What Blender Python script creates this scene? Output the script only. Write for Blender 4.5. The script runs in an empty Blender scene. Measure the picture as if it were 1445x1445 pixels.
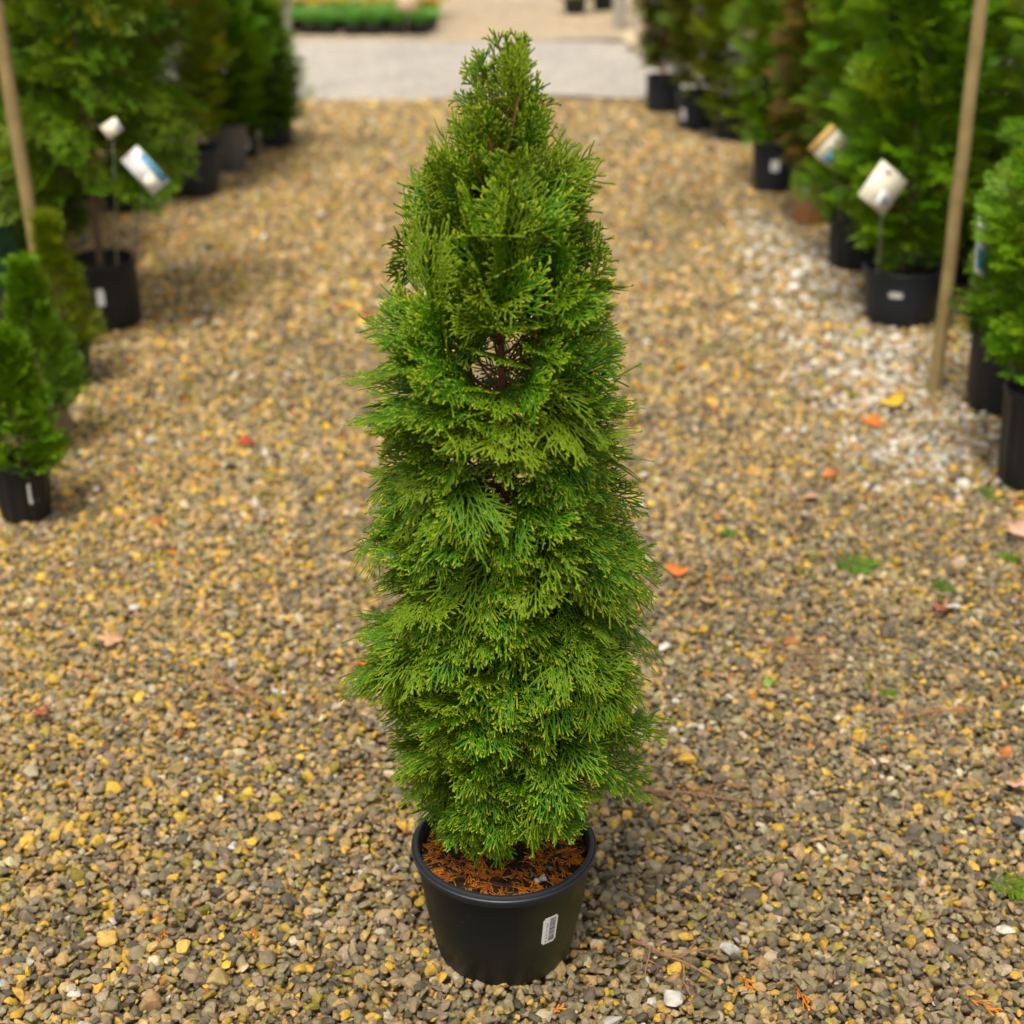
import bpy, bmesh, math, random
import numpy as np
from mathutils import Matrix, Vector

R = math.radians
S = bpy.context.scene
C = S.collection

# ------------------------------------------------------------------ camera, sky, sun, exposure
CAM_Z = 1.70
cam_d = bpy.data.cameras.new('camera')
cam = bpy.data.objects.new('camera', cam_d)
C.objects.link(cam)
cam.location = (0, 0, CAM_Z)
cam.rotation_euler = (R(90 - 24.5), 0, 0)
cam_d.sensor_width = 36
cam_d.lens = 53.06
cam_d.clip_end = 500
cam_d.dof.use_dof = True
cam_d.dof.focus_distance = 2.25
cam_d.dof.aperture_fstop = 2.8
cam_d.dof.aperture_blades = 0
S.camera = cam

SUN_EL, SUN_AZ = 66, 200          # compass style: azimuth the light comes from, clockwise from +Y
w = bpy.data.worlds.new('World')
S.world = w
w.use_nodes = True
nt = w.node_tree
nt.nodes.clear()
sky = nt.nodes.new('ShaderNodeTexSky')
sky.sky_type = 'NISHITA'
sky.sun_disc = False
sky.sun_elevation = R(SUN_EL)
sky.sun_rotation = R(SUN_AZ)
sky.dust_density = 3.0
hs = nt.nodes.new('ShaderNodeHueSaturation')
hs.inputs['Saturation'].default_value = 0.30        # overcast: the cloud deck takes the blue out
tint = nt.nodes.new('ShaderNodeMixRGB')
tint.blend_type = 'MULTIPLY'
tint.inputs['Fac'].default_value = 1
tint.inputs['Color2'].default_value = (1.0, 0.955, 0.87, 1)
bg = nt.nodes.new('ShaderNodeBackground')
bg.inputs['Strength'].default_value = 0.10
wo = nt.nodes.new('ShaderNodeOutputWorld')
nt.links.new(sky.outputs[0], hs.inputs['Color'])
nt.links.new(hs.outputs[0], tint.inputs['Color1'])
nt.links.new(tint.outputs[0], bg.inputs['Color'])
nt.links.new(bg.outputs[0], wo.inputs['Surface'])

sun_d = bpy.data.lights.new('sun', 'SUN')
sun_d.energy = 1.5
sun_d.angle = R(16)
sun_d.color = (1.0, 0.93, 0.80)
sun = bpy.data.objects.new('sun', sun_d)
C.objects.link(sun)
az, el = R(SUN_AZ), R(SUN_EL)
to_sun = Vector((math.sin(az) * math.cos(el), math.cos(az) * math.cos(el), math.sin(el)))
sun.rotation_euler = to_sun.to_track_quat('Z', 'Y').to_euler()
sun.location = (0, 0, 12)

S.view_settings.view_transform = 'Standard'
S.view_settings.look = 'None'
S.view_settings.exposure = 1.12
S.view_settings.gamma = 1
S.view_settings.use_curve_mapping = False
S.cycles.use_denoising = True
S.cycles.max_bounces = 5
S.cycles.diffuse_bounces = 3
S.cycles.transmission_bounces = 3
S.cycles.use_adaptive_sampling = True
S.cycles.adaptive_threshold = 0.025
S.cycles.transparent_max_bounces = 6

# ------------------------------------------------------------------ helpers
def tag(o, label=None, cat=None, group=None, kind=None):
    if label: o['label'] = label
    if cat: o['category'] = cat
    if group: o['group'] = group
    if kind: o['kind'] = kind
    return o

def empty(name, loc, rz=0, parent=None):
    o = bpy.data.objects.new(name, None)
    o.empty_display_size = 0.05
    C.objects.link(o)
    o.location = loc
    o.rotation_euler = (0, 0, rz)
    o.parent = parent
    return o

def link(name, me, parent=None, loc=(0, 0, 0), rot=(0, 0, 0)):
    o = bpy.data.objects.new(name, me)
    C.objects.link(o)
    o.location = loc
    o.rotation_euler = rot
    o.parent = parent
    return o

def mesh_np(name, V, F4=None, F3=None, mats=(), attrs=None, smooth=False, midx=None):
    """mesh from numpy arrays: quads F4 and/or triangles F3; attrs {name: per-vertex float}"""
    me = bpy.data.meshes.new(name)
    V = np.asarray(V, np.float32)
    faces, sizes = [], []
    if F4 is not None and len(F4):
        faces.append(np.asarray(F4, np.int32).ravel()); sizes.append(np.full(len(F4), 4, np.int32))
    if F3 is not None and len(F3):
        faces.append(np.asarray(F3, np.int32).ravel()); sizes.append(np.full(len(F3), 3, np.int32))
    me.vertices.add(len(V))
    me.vertices.foreach_set('co', V.ravel())
    if faces:
        li = np.concatenate(faces); sz = np.concatenate(sizes)
        me.loops.add(len(li)); me.loops.foreach_set('vertex_index', li)
        me.polygons.add(len(sz))
        me.polygons.foreach_set('loop_start', np.concatenate([[0], np.cumsum(sz)[:-1]]).astype(np.int32))
        me.polygons.foreach_set('loop_total', sz)
        if smooth:
            me.polygons.foreach_set('use_smooth', np.ones(len(sz), bool))
        if midx is not None:
            me.polygons.foreach_set('material_index', np.asarray(midx, np.int32))
    for k, a in (attrs or {}).items():
        at = me.attributes.new(k, 'FLOAT', 'POINT')
        at.data.foreach_set('value', np.asarray(a, np.float32).ravel())
    for m in mats:
        me.materials.append(m)
    me.update(calc_edges=True)
    me.validate()
    return me

class Acc:
    """collects vertices, quads, triangles and float attributes"""
    def __init__(s): s.V, s.Q, s.T, s.A, s.n = [], [], [], {}, 0
    def add(s, V, Q=None, T=None, **A):
        V = np.asarray(V, float)
        if Q is not None and len(Q): s.Q.append(np.asarray(Q) + s.n)
        if T is not None and len(T): s.T.append(np.asarray(T) + s.n)
        s.V.append(V)
        for k, a in A.items():
            s.A.setdefault(k, []).append(np.broadcast_to(np.asarray(a, float), (len(V),)).copy())
        s.n += len(V)
    def arrays(s):
        V = np.concatenate(s.V)
        Q = np.concatenate(s.Q) if s.Q else None
        T = np.concatenate(s.T) if s.T else None
        return V, Q, T, {k: np.concatenate(a) for k, a in s.A.items()}
    def mesh(s, name, mats, smooth=False):
        V, Q, T, A = s.arrays()
        return mesh_np(name, V, Q, T, mats, A, smooth)

def unit(v):
    v = np.asarray(v, float)
    return v / (np.linalg.norm(v) + 1e-12)

def tube(acc, pts, rad, sides=6, cap=True, **A):
    """round tube along a polyline"""
    pts = np.asarray(pts, float); rad = np.broadcast_to(rad, (len(pts),))
    n = len(pts); V = []
    for i in range(n):
        d = unit(pts[min(i + 1, n - 1)] - pts[max(i - 1, 0)])
        a = unit(np.cross(d, (0.3, 0.9, 0.2) if abs(d[2]) > 0.8 else (0, 0, 1)))
        b = np.cross(d, a)
        for k in range(sides):
            t = 2 * math.pi * k / sides
            V.append(pts[i] + rad[i] * (a * math.cos(t) + b * math.sin(t)))
    Q = [(i * sides + k, i * sides + (k + 1) % sides, (i + 1) * sides + (k + 1) % sides, (i + 1) * sides + k)
         for i in range(n - 1) for k in range(sides)]
    T = []
    if cap:
        V.append(pts[-1]); c = len(V) - 1
        T = [((n - 1) * sides + k, (n - 1) * sides + (k + 1) % sides, c) for k in range(sides)]
    acc.add(V, Q, T, **A)

def lathe(profile, seg=48, name='lathe', mats=(), smooth=True, fr=None):
    """profile: (r, z); fr(i, angle, r) may change the radius"""
    V, Q = [], []
    m = len(profile)
    for j in range(seg):
        a = 2 * math.pi * j / seg
        for i, (r, z) in enumerate(profile):
            rr = fr(i, a, r) if fr else r
            V.append((rr * math.cos(a), rr * math.sin(a), z))
    for j in range(seg):
        k = (j + 1) % seg
        for i in range(m - 1):
            Q.append((j * m + i, k * m + i, k * m + i + 1, j * m + i + 1))
    return mesh_np(name, V, Q, None, mats, None, smooth)

def set_sharp(me, ang=35):
    bm = bmesh.new(); bm.from_mesh(me)
    for e in bm.edges:
        e.smooth = not (len(e.link_faces) == 2 and e.calc_face_angle(0) > R(ang))
    bm.to_mesh(me); bm.free()

# ------------------------------------------------------------------ materials
def new_mat(name):
    m = bpy.data.materials.new(name); m.use_nodes = True
    n = m.node_tree.nodes; n.clear()
    out = n.new('ShaderNodeOutputMaterial')
    return m, n, m.node_tree.links, out

def ramp(n, stops, interp='LINEAR'):
    r = n.new('ShaderNodeValToRGB'); cr = r.color_ramp; cr.interpolation = interp
    while len(cr.elements) < len(stops): cr.elements.new(0.5)
    for e, (p, c) in zip(cr.elements, stops):
        e.position = p; e.color = (*c, 1)
    return r

def mixc(n, l, fac, a, b, blend='MIX'):
    x = n.new('ShaderNodeMixRGB'); x.blend_type = blend
    for s, v in (('Fac', fac), ('Color1', a), ('Color2', b)):
        if isinstance(v, (int, float)): x.inputs[s].default_value = v
        elif isinstance(v, tuple): x.inputs[s].default_value = (*v, 1)
        else: l.new(v, x.inputs[s])
    return x.outputs[0]

def mathn(n, l, op, a, b=None, clamp=False):
    x = n.new('ShaderNodeMath'); x.operation = op; x.use_clamp = clamp
    for i, v in enumerate((a, b)):
        if v is None: continue
        if isinstance(v, (int, float)): x.inputs[i].default_value = v
        else: l.new(v, x.inputs[i])
    return x.outputs[0]

def noise(n, l, scale, detail=4, vec=None, rough=0.55):
    x = n.new('ShaderNodeTexNoise'); x.inputs['Scale'].default_value = scale
    x.inputs['Detail'].default_value = detail; x.inputs['Roughness'].default_value = rough
    if vec is not None: l.new(vec, x.inputs['Vector'])
    return x.outputs['Fac']

def bump(n, l, h, strength, dist):
    b = n.new('ShaderNodeBump'); b.inputs['Strength'].default_value = strength
    b.inputs['Distance'].default_value = dist; l.new(h, b.inputs['Height'])
    return b.outputs[0]

def coords(n, kind='Object'):
    return n.new('ShaderNodeTexCoord').outputs[kind]

def simple(name, col, rough=0.6, var=0.15, scale=30, spec=0.4, bump_s=0.0, bump_d=0.001):
    m, n, l, out = new_mat(name)
    p = n.new('ShaderNodeBsdfPrincipled')
    tc = coords(n)
    f = noise(n, l, scale, 5, tc)
    r = ramp(n, [(0.25, tuple(c * (1 - var) for c in col)), (0.75, tuple(min(1, c * (1 + var)) for c in col))])
    l.new(f, r.inputs[0]); l.new(r.outputs[0], p.inputs['Base Color'])
    p.inputs['Roughness'].default_value = rough
    p.inputs['Specular IOR Level'].default_value = spec
    if bump_s: l.new(bump(n, l, f, bump_s, bump_d), p.inputs['Normal'])
    l.new(p.outputs[0], out.inputs[0])
    return m

def foliage_mat(name, stem, dark, mid, tip, hue2, trans=0.22, rough=0.5):
    """colour runs along each strand (attribute tt: 0 stem, 1 fresh tip); svar shifts a whole spray towards hue2"""
    m, n, l, out = new_mat(name)
    a = n.new('ShaderNodeAttribute'); a.attribute_name = 'tt'
    v = n.new('ShaderNodeAttribute'); v.attribute_name = 'svar'
    oi = n.new('ShaderNodeObjectInfo')
    sep = n.new('ShaderNodeSeparateColor'); l.new(oi.outputs['Color'], sep.inputs[0])
    var = mathn(n, l, 'ADD', v.outputs['Fac'], sep.outputs[0], clamp=True)
    r = ramp(n, [(0.0, stem), (0.16, stem), (0.26, dark), (0.62, mid), (0.84, mid), (0.97, tip)])
    l.new(a.outputs['Fac'], r.inputs[0])
    base = mixc(n, l, mathn(n, l, 'MULTIPLY', var, mathn(n, l, 'GREATER_THAN', a.outputs['Fac'], 0.2)), r.outputs[0], hue2)
    nz = noise(n, l, 260, 2, coords(n))
    sc = ramp(n, [(0.3, (0.72, 0.74, 0.70)), (0.7, (1.22, 1.18, 1.1))]); l.new(nz, sc.inputs[0])
    col = mixc(n, l, 1.0, base, sc.outputs[0], 'MULTIPLY')
    p = n.new('ShaderNodeBsdfPrincipled'); l.new(col, p.inputs['Base Color'])
    p.inputs['Roughness'].default_value = rough; p.inputs['Specular IOR Level'].default_value = 0.2
    t = n.new('ShaderNodeBsdfTranslucent'); l.new(mixc(n, l, 1.0, col, (1.25, 1.3, 0.6), 'MULTIPLY'), t.inputs['Color'])
    mx = n.new('ShaderNodeMixShader'); mx.inputs[0].default_value = trans
    l.new(p.outputs[0], mx.inputs[1]); l.new(t.outputs[0], mx.inputs[2]); l.new(mx.outputs[0], out.inputs[0])
    return m

M = {}
M['thuja'] = foliage_mat('thuja_foliage', (0.15, 0.065, 0.02), (0.010, 0.044, 0.002), (0.052, 0.162, 0.002), (0.33, 0.39, 0.010), (0.165, 0.225, 0.004), trans=0.10)
M['thuja_bright'] = foliage_mat('bright_green_foliage', (0.10, 0.06, 0.02), (0.022, 0.080, 0.003), (0.085, 0.230, 0.003), (0.24, 0.40, 0.008), (0.24, 0.27, 0.005))
M['thuja_mid'] = foliage_mat('mid_green_foliage', (0.10, 0.06, 0.02), (0.018, 0.062, 0.003), (0.068, 0.175, 0.003), (0.19, 0.32, 0.006), (0.20, 0.20, 0.005))
M['thuja_dark'] = foliage_mat('deep_green_foliage', (0.08, 0.05, 0.02), (0.012, 0.042, 0.003), (0.036, 0.105, 0.004), (0.08, 0.18, 0.006), (0.11, 0.12, 0.006))
M['yellow_green'] = foliage_mat('yellow_green_foliage', (0.13, 0.075, 0.02), (0.055, 0.090, 0.003), (0.15, 0.24, 0.004), (0.30, 0.40, 0.008), (0.26, 0.20, 0.010))
M['olive'] = foliage_mat('olive_brown_foliage', (0.14, 0.08, 0.035), (0.035, 0.060, 0.006), (0.085, 0.15, 0.008), (0.18, 0.24, 0.012), (0.20, 0.10, 0.03))
M['blue_green'] = foliage_mat('blue_green_foliage', (0.10, 0.07, 0.04), (0.03, 0.09, 0.06), (0.09, 0.20, 0.15), (0.18, 0.32, 0.24), (0.10, 0.24, 0.08))
M['liriope'] = foliage_mat('strap_leaf_green', (0.03, 0.08, 0.01), (0.03, 0.11, 0.012), (0.10, 0.30, 0.05), (0.22, 0.44, 0.12), (0.16, 0.34, 0.06))
M['mum'] = foliage_mat('yellow_flower', (0.10, 0.12, 0.02), (0.25, 0.25, 0.01), (0.75, 0.55, 0.01), (0.85, 0.66, 0.02), (0.80, 0.50, 0.01))
M['dead'] = foliage_mat('dead_orange_foliage', (0.20, 0.06, 0.02), (0.26, 0.075, 0.012), (0.80, 0.25, 0.014), (0.85, 0.38, 0.03), (0.26, 0.075, 0.03), trans=0.12, rough=0.6)
M['bark'] = simple('reddish_bark', (0.17, 0.065, 0.035), 0.8, 0.4, 120, 0.2, 0.4, 0.001)
M['bark_grey'] = simple('grey_brown_bark', (0.16, 0.105, 0.07), 0.85, 0.35, 90, 0.2, 0.4, 0.001)
M['stake'] = simple('weathered_wood_stake', (0.27, 0.20, 0.085), 0.7, 0.25, 14, 0.25, 0.3, 0.001)
M['soil'] = simple('dark_potting_soil', (0.045, 0.030, 0.018), 0.95, 0.6, 90, 0.15, 1.0, 0.006)
M['white_plastic'] = simple('white_label_paper', (0.72, 0.72, 0.72), 0.45, 0.04, 40)
M['ink'] = simple('black_ink', (0.035, 0.035, 0.05), 0.5, 0.1, 40)
M['grey_ink'] = simple('grey_ink', (0.28, 0.28, 0.30), 0.5, 0.1, 40)
M['tag_cream'] = simple('cream_tag_card', (0.78, 0.72, 0.58), 0.5, 0.06, 30)
M['tag_blue'] = simple('blue_tag_print', (0.06, 0.28, 0.46), 0.5, 0.1, 30)
M['tag_orange'] = simple('orange_tag_print', (0.62, 0.38, 0.12), 0.5, 0.15, 30)
M['tag_stick'] = simple('clear_grey_tag_stick', (0.24, 0.26, 0.20), 0.4, 0.1, 30)
M['peach'] = simple('peach_sign_board', (0.50, 0.36, 0.22), 0.6, 0.08, 20)
M['pole'] = simple('galvanised_pole', (0.34, 0.31, 0.26), 0.5, 0.15, 20)
M['twig'] = simple('dry_twig', (0.26, 0.14, 0.075), 0.8, 0.35, 150, 0.2)

def pot_mat(name, col, dirt=(0.055, 0.050, 0.028), amount=0.55, algae=0.0, spec=0.30):
    m, n, l, out = new_mat(name)
    p = n.new('ShaderNodeBsdfPrincipled')
    tc = coords(n)
    sepx = n.new('ShaderNodeSeparateXYZ'); l.new(tc, sepx.inputs[0])
    f1 = noise(n, l, 9, 6, tc, 0.65); f2 = noise(n, l, 60, 4, tc); f3 = noise(n, l, 240, 1, tc)
    # splash-back mud: strongest low on the pot, with a ragged edge
    low = n.new('ShaderNodeMapRange'); l.new(sepx.outputs[2], low.inputs[0])
    low.inputs[1].default_value = 0.0; low.inputs[2].default_value = 0.17
    low.inputs[3].default_value = 1.0; low.inputs[4].default_value = 0.15
    fac = mathn(n, l, 'MULTIPLY', mathn(n, l, 'MULTIPLY', low.outputs[0], f1), amount * 1.6, clamp=True)
    c = mixc(n, l, fac, col, dirt)
    if algae:
        al = n.new('ShaderNodeMapRange'); l.new(sepx.outputs[0], al.inputs[0])
        al.inputs[1].default_value = 0.02; al.inputs[2].default_value = 0.12
        c = mixc(n, l, mathn(n, l, 'MULTIPLY', mathn(n, l, 'MULTIPLY', al.outputs[0], f1), algae, clamp=True), c, (0.075, 0.078, 0.016))
    sp = n.new('ShaderNodeMapRange'); l.new(f3, sp.inputs[0]); sp.inputs[1].default_value = 0.775; sp.inputs[2].default_value = 0.80
    c = mixc(n, l, mathn(n, l, 'MULTIPLY', sp.outputs[0], 0.5), c, (0.22, 0.20, 0.15))
    l.new(c, p.inputs['Base Color'])
    rr = n.new('ShaderNodeMapRange'); l.new(f2, rr.inputs[0]); rr.inputs[3].default_value = 0.34; rr.inputs[4].default_value = 0.58
    l.new(rr.outputs[0], p.inputs['Roughness']); p.inputs['Specular IOR Level'].default_value = spec
    l.new(bump(n, l, f2, 0.12, 0.0008), p.inputs['Normal'])
    l.new(p.outputs[0], out.inputs[0])
    return m

M['pot'] = pot_mat('black_plastic_pot', (0.0032, 0.0056, 0.0086), dirt=(0.034, 0.033, 0.020), amount=0.50, algae=1.0, spec=0.22)
M['pot_rim'] = pot_mat('black_plastic_rim', (0.012, 0.016, 0.023), amount=0.10, spec=0.5)
M['pot_bg'] = pot_mat('black_plastic_pot_dusty', (0.010, 0.011, 0.014), amount=0.15)
M['pot_slate'] = pot_mat('slate_plastic_pot', (0.016, 0.021, 0.030), amount=0.12)
M['pot_grey'] = pot_mat('grey_plastic_pot', (0.13, 0.125, 0.12), amount=0.3)
M['pot_tan'] = pot_mat('muddy_terracotta_pot', (0.17, 0.115, 0.085), dirt=(0.42, 0.17, 0.06), amount=1.2)
M['pot_taupe'] = pot_mat('taupe_plastic_pot', (0.20, 0.13, 0.10), amount=0.4)

def stone_mat(name, source):
    m, n, l, out = new_mat(name)
    if source == 'INSTANCER':
        a = n.new('ShaderNodeAttribute'); a.attribute_type = 'INSTANCER'; a.attribute_name = 'scol'; col = a.outputs['Color']
    else:
        oi = n.new('ShaderNodeObjectInfo'); col = oi.outputs['Color']
    oi2 = n.new('ShaderNodeObjectInfo')
    tc = coords(n)
    mp = n.new('ShaderNodeVectorMath'); mp.operation = 'ADD'; l.new(tc, mp.inputs[0])
    sc = n.new('ShaderNodeVectorMath'); sc.operation = 'SCALE'; sc.inputs[0].default_value = (37, 91, 53); l.new(oi2.outputs['Random'], sc.inputs['Scale'])
    l.new(sc.outputs[0], mp.inputs[1])
    f1 = noise(n, l, 1.6, 5, mp.outputs[0], 0.6); f2 = noise(n, l, 9, 3, mp.outputs[0])
    r = ramp(n, [(0.28, (0.62, 0.62, 0.64)), (0.72, (1.28, 1.25, 1.18))]); l.new(f1, r.inputs[0])
    r2 = ramp(n, [(0.3, (0.8, 0.8, 0.8)), (0.7, (1.15, 1.15, 1.15))]); l.new(f2, r2.inputs[0])
    c = mixc(n, l, 1.0, mixc(n, l, 1.0, col, r.outputs[0], 'MULTIPLY'), r2.outputs[0], 'MULTIPLY')
    p = n.new('ShaderNodeBsdfPrincipled'); l.new(c, p.inputs['Base Color'])
    p.inputs['Roughness'].default_value = 0.62; p.inputs['Specular IOR Level'].default_value = 0.35
    l.new(bump(n, l, f2, 0.25, 0.15), p.inputs['Normal'])
    l.new(p.outputs[0], out.inputs[0])
    return m
M['stone'] = stone_mat('gravel_stone', 'INSTANCER')
M['stone_obj'] = stone_mat('pebble_stone', 'OBJECT')

def ground_mat(name, stops, scale, mud, patch):
    """fine stones seen from afar: one colour per Voronoi cell, mud in the joints, broad patches of hue"""
    m, n, l, out = new_mat(name)
    tc = coords(n)
    vo = n.new('ShaderNodeTexVoronoi'); vo.inputs['Scale'].default_value = scale; l.new(tc, vo.inputs['Vector'])
    sp = n.new('ShaderNodeSeparateColor'); l.new(vo.outputs['Color'], sp.inputs[0])
    r = ramp(n, stops); l.new(sp.outputs[0], r.inputs[0])
    big = noise(n, l, 0.9, 4, tc); bigr = ramp(n, [(0.35, (0.86, 0.84, 0.82)), (0.65, (1.12, 1.08, 1.0))]); l.new(big, bigr.inputs[0])
    c = mixc(n, l, 1.0, r.outputs[0], bigr.outputs[0], 'MULTIPLY')
    pt = n.new('ShaderNodeMapRange'); l.new(noise(n, l, 2.2, 5, tc), pt.inputs[0]); pt.inputs[1].default_value = 0.52; pt.inputs[2].default_value = 0.72
    c = mixc(n, l, mathn(n, l, 'MULTIPLY', pt.outputs[0], 0.5), c, patch)
    ed = n.new('ShaderNodeMapRange'); l.new(vo.outputs['Distance'], ed.inputs[0]); ed.inputs[1].default_value = 0.45; ed.inputs[2].default_value = 0.75
    c = mixc(n, l, mathn(n, l, 'MULTIPLY', ed.outputs[0], 0.7), c, mud)
    p = n.new('ShaderNodeBsdfPrincipled'); l.new(c, p.inputs['Base Color']); p.inputs['Roughness'].default_value = 0.8
    p.inputs['Specular IOR Level'].default_value = 0.2
    inv = mathn(n, l, 'SUBTRACT', 1.0, vo.outputs['Distance'])
    l.new(bump(n, l, inv, 0.6, 0.008), p.inputs['Normal'])
    l.new(p.outputs[0], out.inputs[0])
    return m
M['ground'] = ground_mat('tan_gravel_ground', [(0.0, (0.08, 0.066, 0.042)), (0.35, (0.15, 0.115, 0.065)), (0.7, (0.21, 0.15, 0.075)), (0.92, (0.30, 0.21, 0.09)), (1.0, (0.34, 0.30, 0.23))], 62, (0.05, 0.038, 0.024), (0.18, 0.115, 0.055))
M['pale_road'] = ground_mat('pale_crushed_stone', [(0.0, (0.26, 0.245, 0.22)), (0.5, (0.41, 0.39, 0.365)), (1.0, (0.56, 0.54, 0.52))], 45, (0.28, 0.235, 0.19), (0.50, 0.46, 0.40))
M['far_ground'] = ground_mat('far_buff_gravel', [(0.0, (0.30, 0.24, 0.165)), (0.6, (0.44, 0.36, 0.26)), (1.0, (0.56, 0.48, 0.37))], 40, (0.28, 0.21, 0.13), (0.48, 0.35, 0.22))

# ------------------------------------------------------------------ ground
def sheet(name, x0, x1, y0, y1, z, mat, wob=0.0, seed=0, n=60):
    rng = np.random.default_rng(seed)
    ph = rng.uniform(0, 6.28, 6)
    xs = np.linspace(x0, x1, n)
    def e(x, k): return wob * (math.sin(x * 1.3 + ph[k]) + 0.6 * math.sin(x * 3.1 + ph[k + 1]) + 0.4 * math.sin(x * 7.7 + ph[k + 2]))
    V = [(x, y0 + e(x, 0), z) for x in xs] + [(x, y1 + e(x, 3), z) for x in xs]
    Q = [(i, i + 1, n + i + 1, n + i) for i in range(n - 1)]
    return tag(link(name, mesh_np(name, V, Q, None, [mat])), kind='structure')

ground = sheet('ground', -70, 70, -12, 120, -0.021, M['ground'])
ground['label'] = 'tan and grey gravel path running between the rows of potted trees'
road = sheet('service_road', -40, 40, 10.55, 13.6, -0.006, M['pale_road'], 0.10, 3, 400)
road['label'] = 'pale crushed stone service road crossing behind the path'
far = sheet('far_path', -40, 40, 13.62, 60, -0.002, M['far_ground'], 0.08, 5, 300)
far['label'] = 'buff gravel path going on beyond the pale road'

# ------------------------------------------------------------------ gravel
def stone_mesh(seed, flat, mat):
    rng = np.random.default_rng(seed)
    bm = bmesh.new()
    P_ = rng.normal(size=(int(rng.integers(13, 20)), 3)); P_ /= np.linalg.norm(P_, axis=1)[:, None]
    P_ *= rng.uniform(0.86, 1.0, (len(P_), 1)) * np.array([1.0, rng.uniform(0.66, 0.95), flat])
    for p in P_: bm.verts.new(p)
    h = bmesh.ops.convex_hull(bm, input=bm.verts[:])
    bmesh.ops.delete(bm, geom=[v for v in bm.verts if not v.link_faces], context='VERTS')
    bmesh.ops.dissolve_limit(bm, angle_limit=R(14), verts=bm.verts[:], edges=bm.edges[:])
    bmesh.ops.bevel(bm, geom=bm.edges[:], offset=0.13, segments=2, profile=0.6, affect='EDGES', clamp_overlap=True)
    bmesh.ops.triangulate(bm, faces=bm.faces[:])
    for fc in bm.faces: fc.smooth = True
    for e in bm.edges: e.smooth = e.calc_face_angle(0) < R(32)
    sc_ = 1.0 / max(abs(c) for v in bm.verts for c in v.co)
    for v in bm.verts: v.co *= sc_
    me = bpy.data.meshes.new('stone_shape'); bm.to_mesh(me); bm.free()
    me.materials.append(mat)
    return me

N_ST = 14
protos = bpy.data.collections.new('stone_shapes')       # not linked to the scene: only the shapes for the gravel points
st_inst, st_obj = [], []
for i in range(N_ST):
    fl = 0.45 + 0.4 * ((i * 7) % N_ST) / N_ST
    me = stone_mesh(100 + i, fl, M['stone'])
    o = bpy.data.objects.new('stone_shape_%02d' % i, me); protos.objects.link(o); st_inst.append(o)
    me2 = me.copy(); me2.materials.clear(); me2.materials.append(M['stone_obj']); st_obj.append(me2)

rng = np.random.default_rng(7)
_ph = rng.uniform(0, 6.28, (12, 3)); _dir = rng.normal(size=(12, 2))
def field(x, y, freq, k):
    v = 0
    for j in range(4):
        d = _dir[(k + j) % 12]; a = _ph[(k + j) % 12]
        v = v + np.sin((d[0] * x + d[1] * y) * freq * (1 + 0.7 * j) + a[0]) * np.cos((d[1] * x - d[0] * y) * freq * (0.8 + 0.5 * j) + a[1]) / (1 + 0.5 * j)
    return v / 2.2

def lay(y0, y1, sp, extra):
    ys = np.arange(y0, y1, sp * 0.87)
    X, Y = [], []
    for i, y in enumerate(ys):
        hw = 0.42 * y + 0.85
        x = np.arange(-hw, hw, sp) + (i % 2) * sp * 0.5
        X.append(x); Y.append(np.full(len(x), y))
    X = np.concatenate(X); Y = np.concatenate(Y)
    X = X + rng.normal(scale=sp * 0.28, size=len(X)); Y = Y + rng.normal(scale=sp * 0.28, size=len(Y))
    s = sp * np.clip(rng.lognormal(-0.42, 0.36, len(X)), 0.32, 1.20)
    Z = -0.0065 + rng.normal(scale=0.0030, size=len(X)) - s * 0.12
    up = rng.random(len(X)) < extra                    # a few bigger stones lying on top
    s[up] *= rng.uniform(1.1, 1.45, up.sum()); Z[up] += 0.0035
    return X, Y, Z, s

under = lay(1.25, 4.4, 0.0150, 0.0)
under[2][:] -= 0.0085
parts = [under, lay(1.25, 3.6, 0.0142, 0.12), lay(3.6, 5.2, 0.0165, 0.12), lay(5.2, 8.0, 0.021, 0.12), lay(8.0, 10.5, 0.027, 0.1)]
X, Y, Z, SZ = [np.concatenate(a) for a in zip(*parts)]
Z = Z + 0.004 * field(X, Y, 5.0, 2)                    # the bed is not dead level
# larger white stones collect along the row of pots on the +X side
white_w = np.clip(1 - np.abs(X - 1.25 - 0.05 * (Y - 5)) / 0.42, 0, 1) * np.clip((Y - 3.7) / 0.5, 0, 1) * np.clip((7.6 - Y) / 1.2, 0, 1)
white_w = white_w * (0.75 + 0.5 * field(X, Y, 3.0, 5))
SZ = SZ * (1 + 0.35 * np.clip(white_w, 0, 1) * (rng.random(len(X)) < 0.35))
pal = np.array([(0.275, 0.218, 0.126), (0.140, 0.117, 0.078), (0.440, 0.298, 0.120), (0.600, 0.368, 0.050), (0.480, 0.400, 0.265), (0.290, 0.225, 0.036), (0.430, 0.160, 0.045), (0.54, 0.51, 0.46)])
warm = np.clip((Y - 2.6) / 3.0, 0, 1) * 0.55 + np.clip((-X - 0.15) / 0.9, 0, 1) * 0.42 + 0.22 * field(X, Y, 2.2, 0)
warm = np.clip(warm, 0, 1)
wet = np.clip(0.55 * field(X, Y, 2.6, 6) + 0.35 * np.exp(-((X - 0.42) / 0.4) ** 2 - ((Y - 3.1) / 0.55) ** 2) + 0.35 * np.exp(-((X + 0.36) / 0.2) ** 2 - ((Y - 3.15) / 0.3) ** 2) - 0.05, 0, 1)
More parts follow.
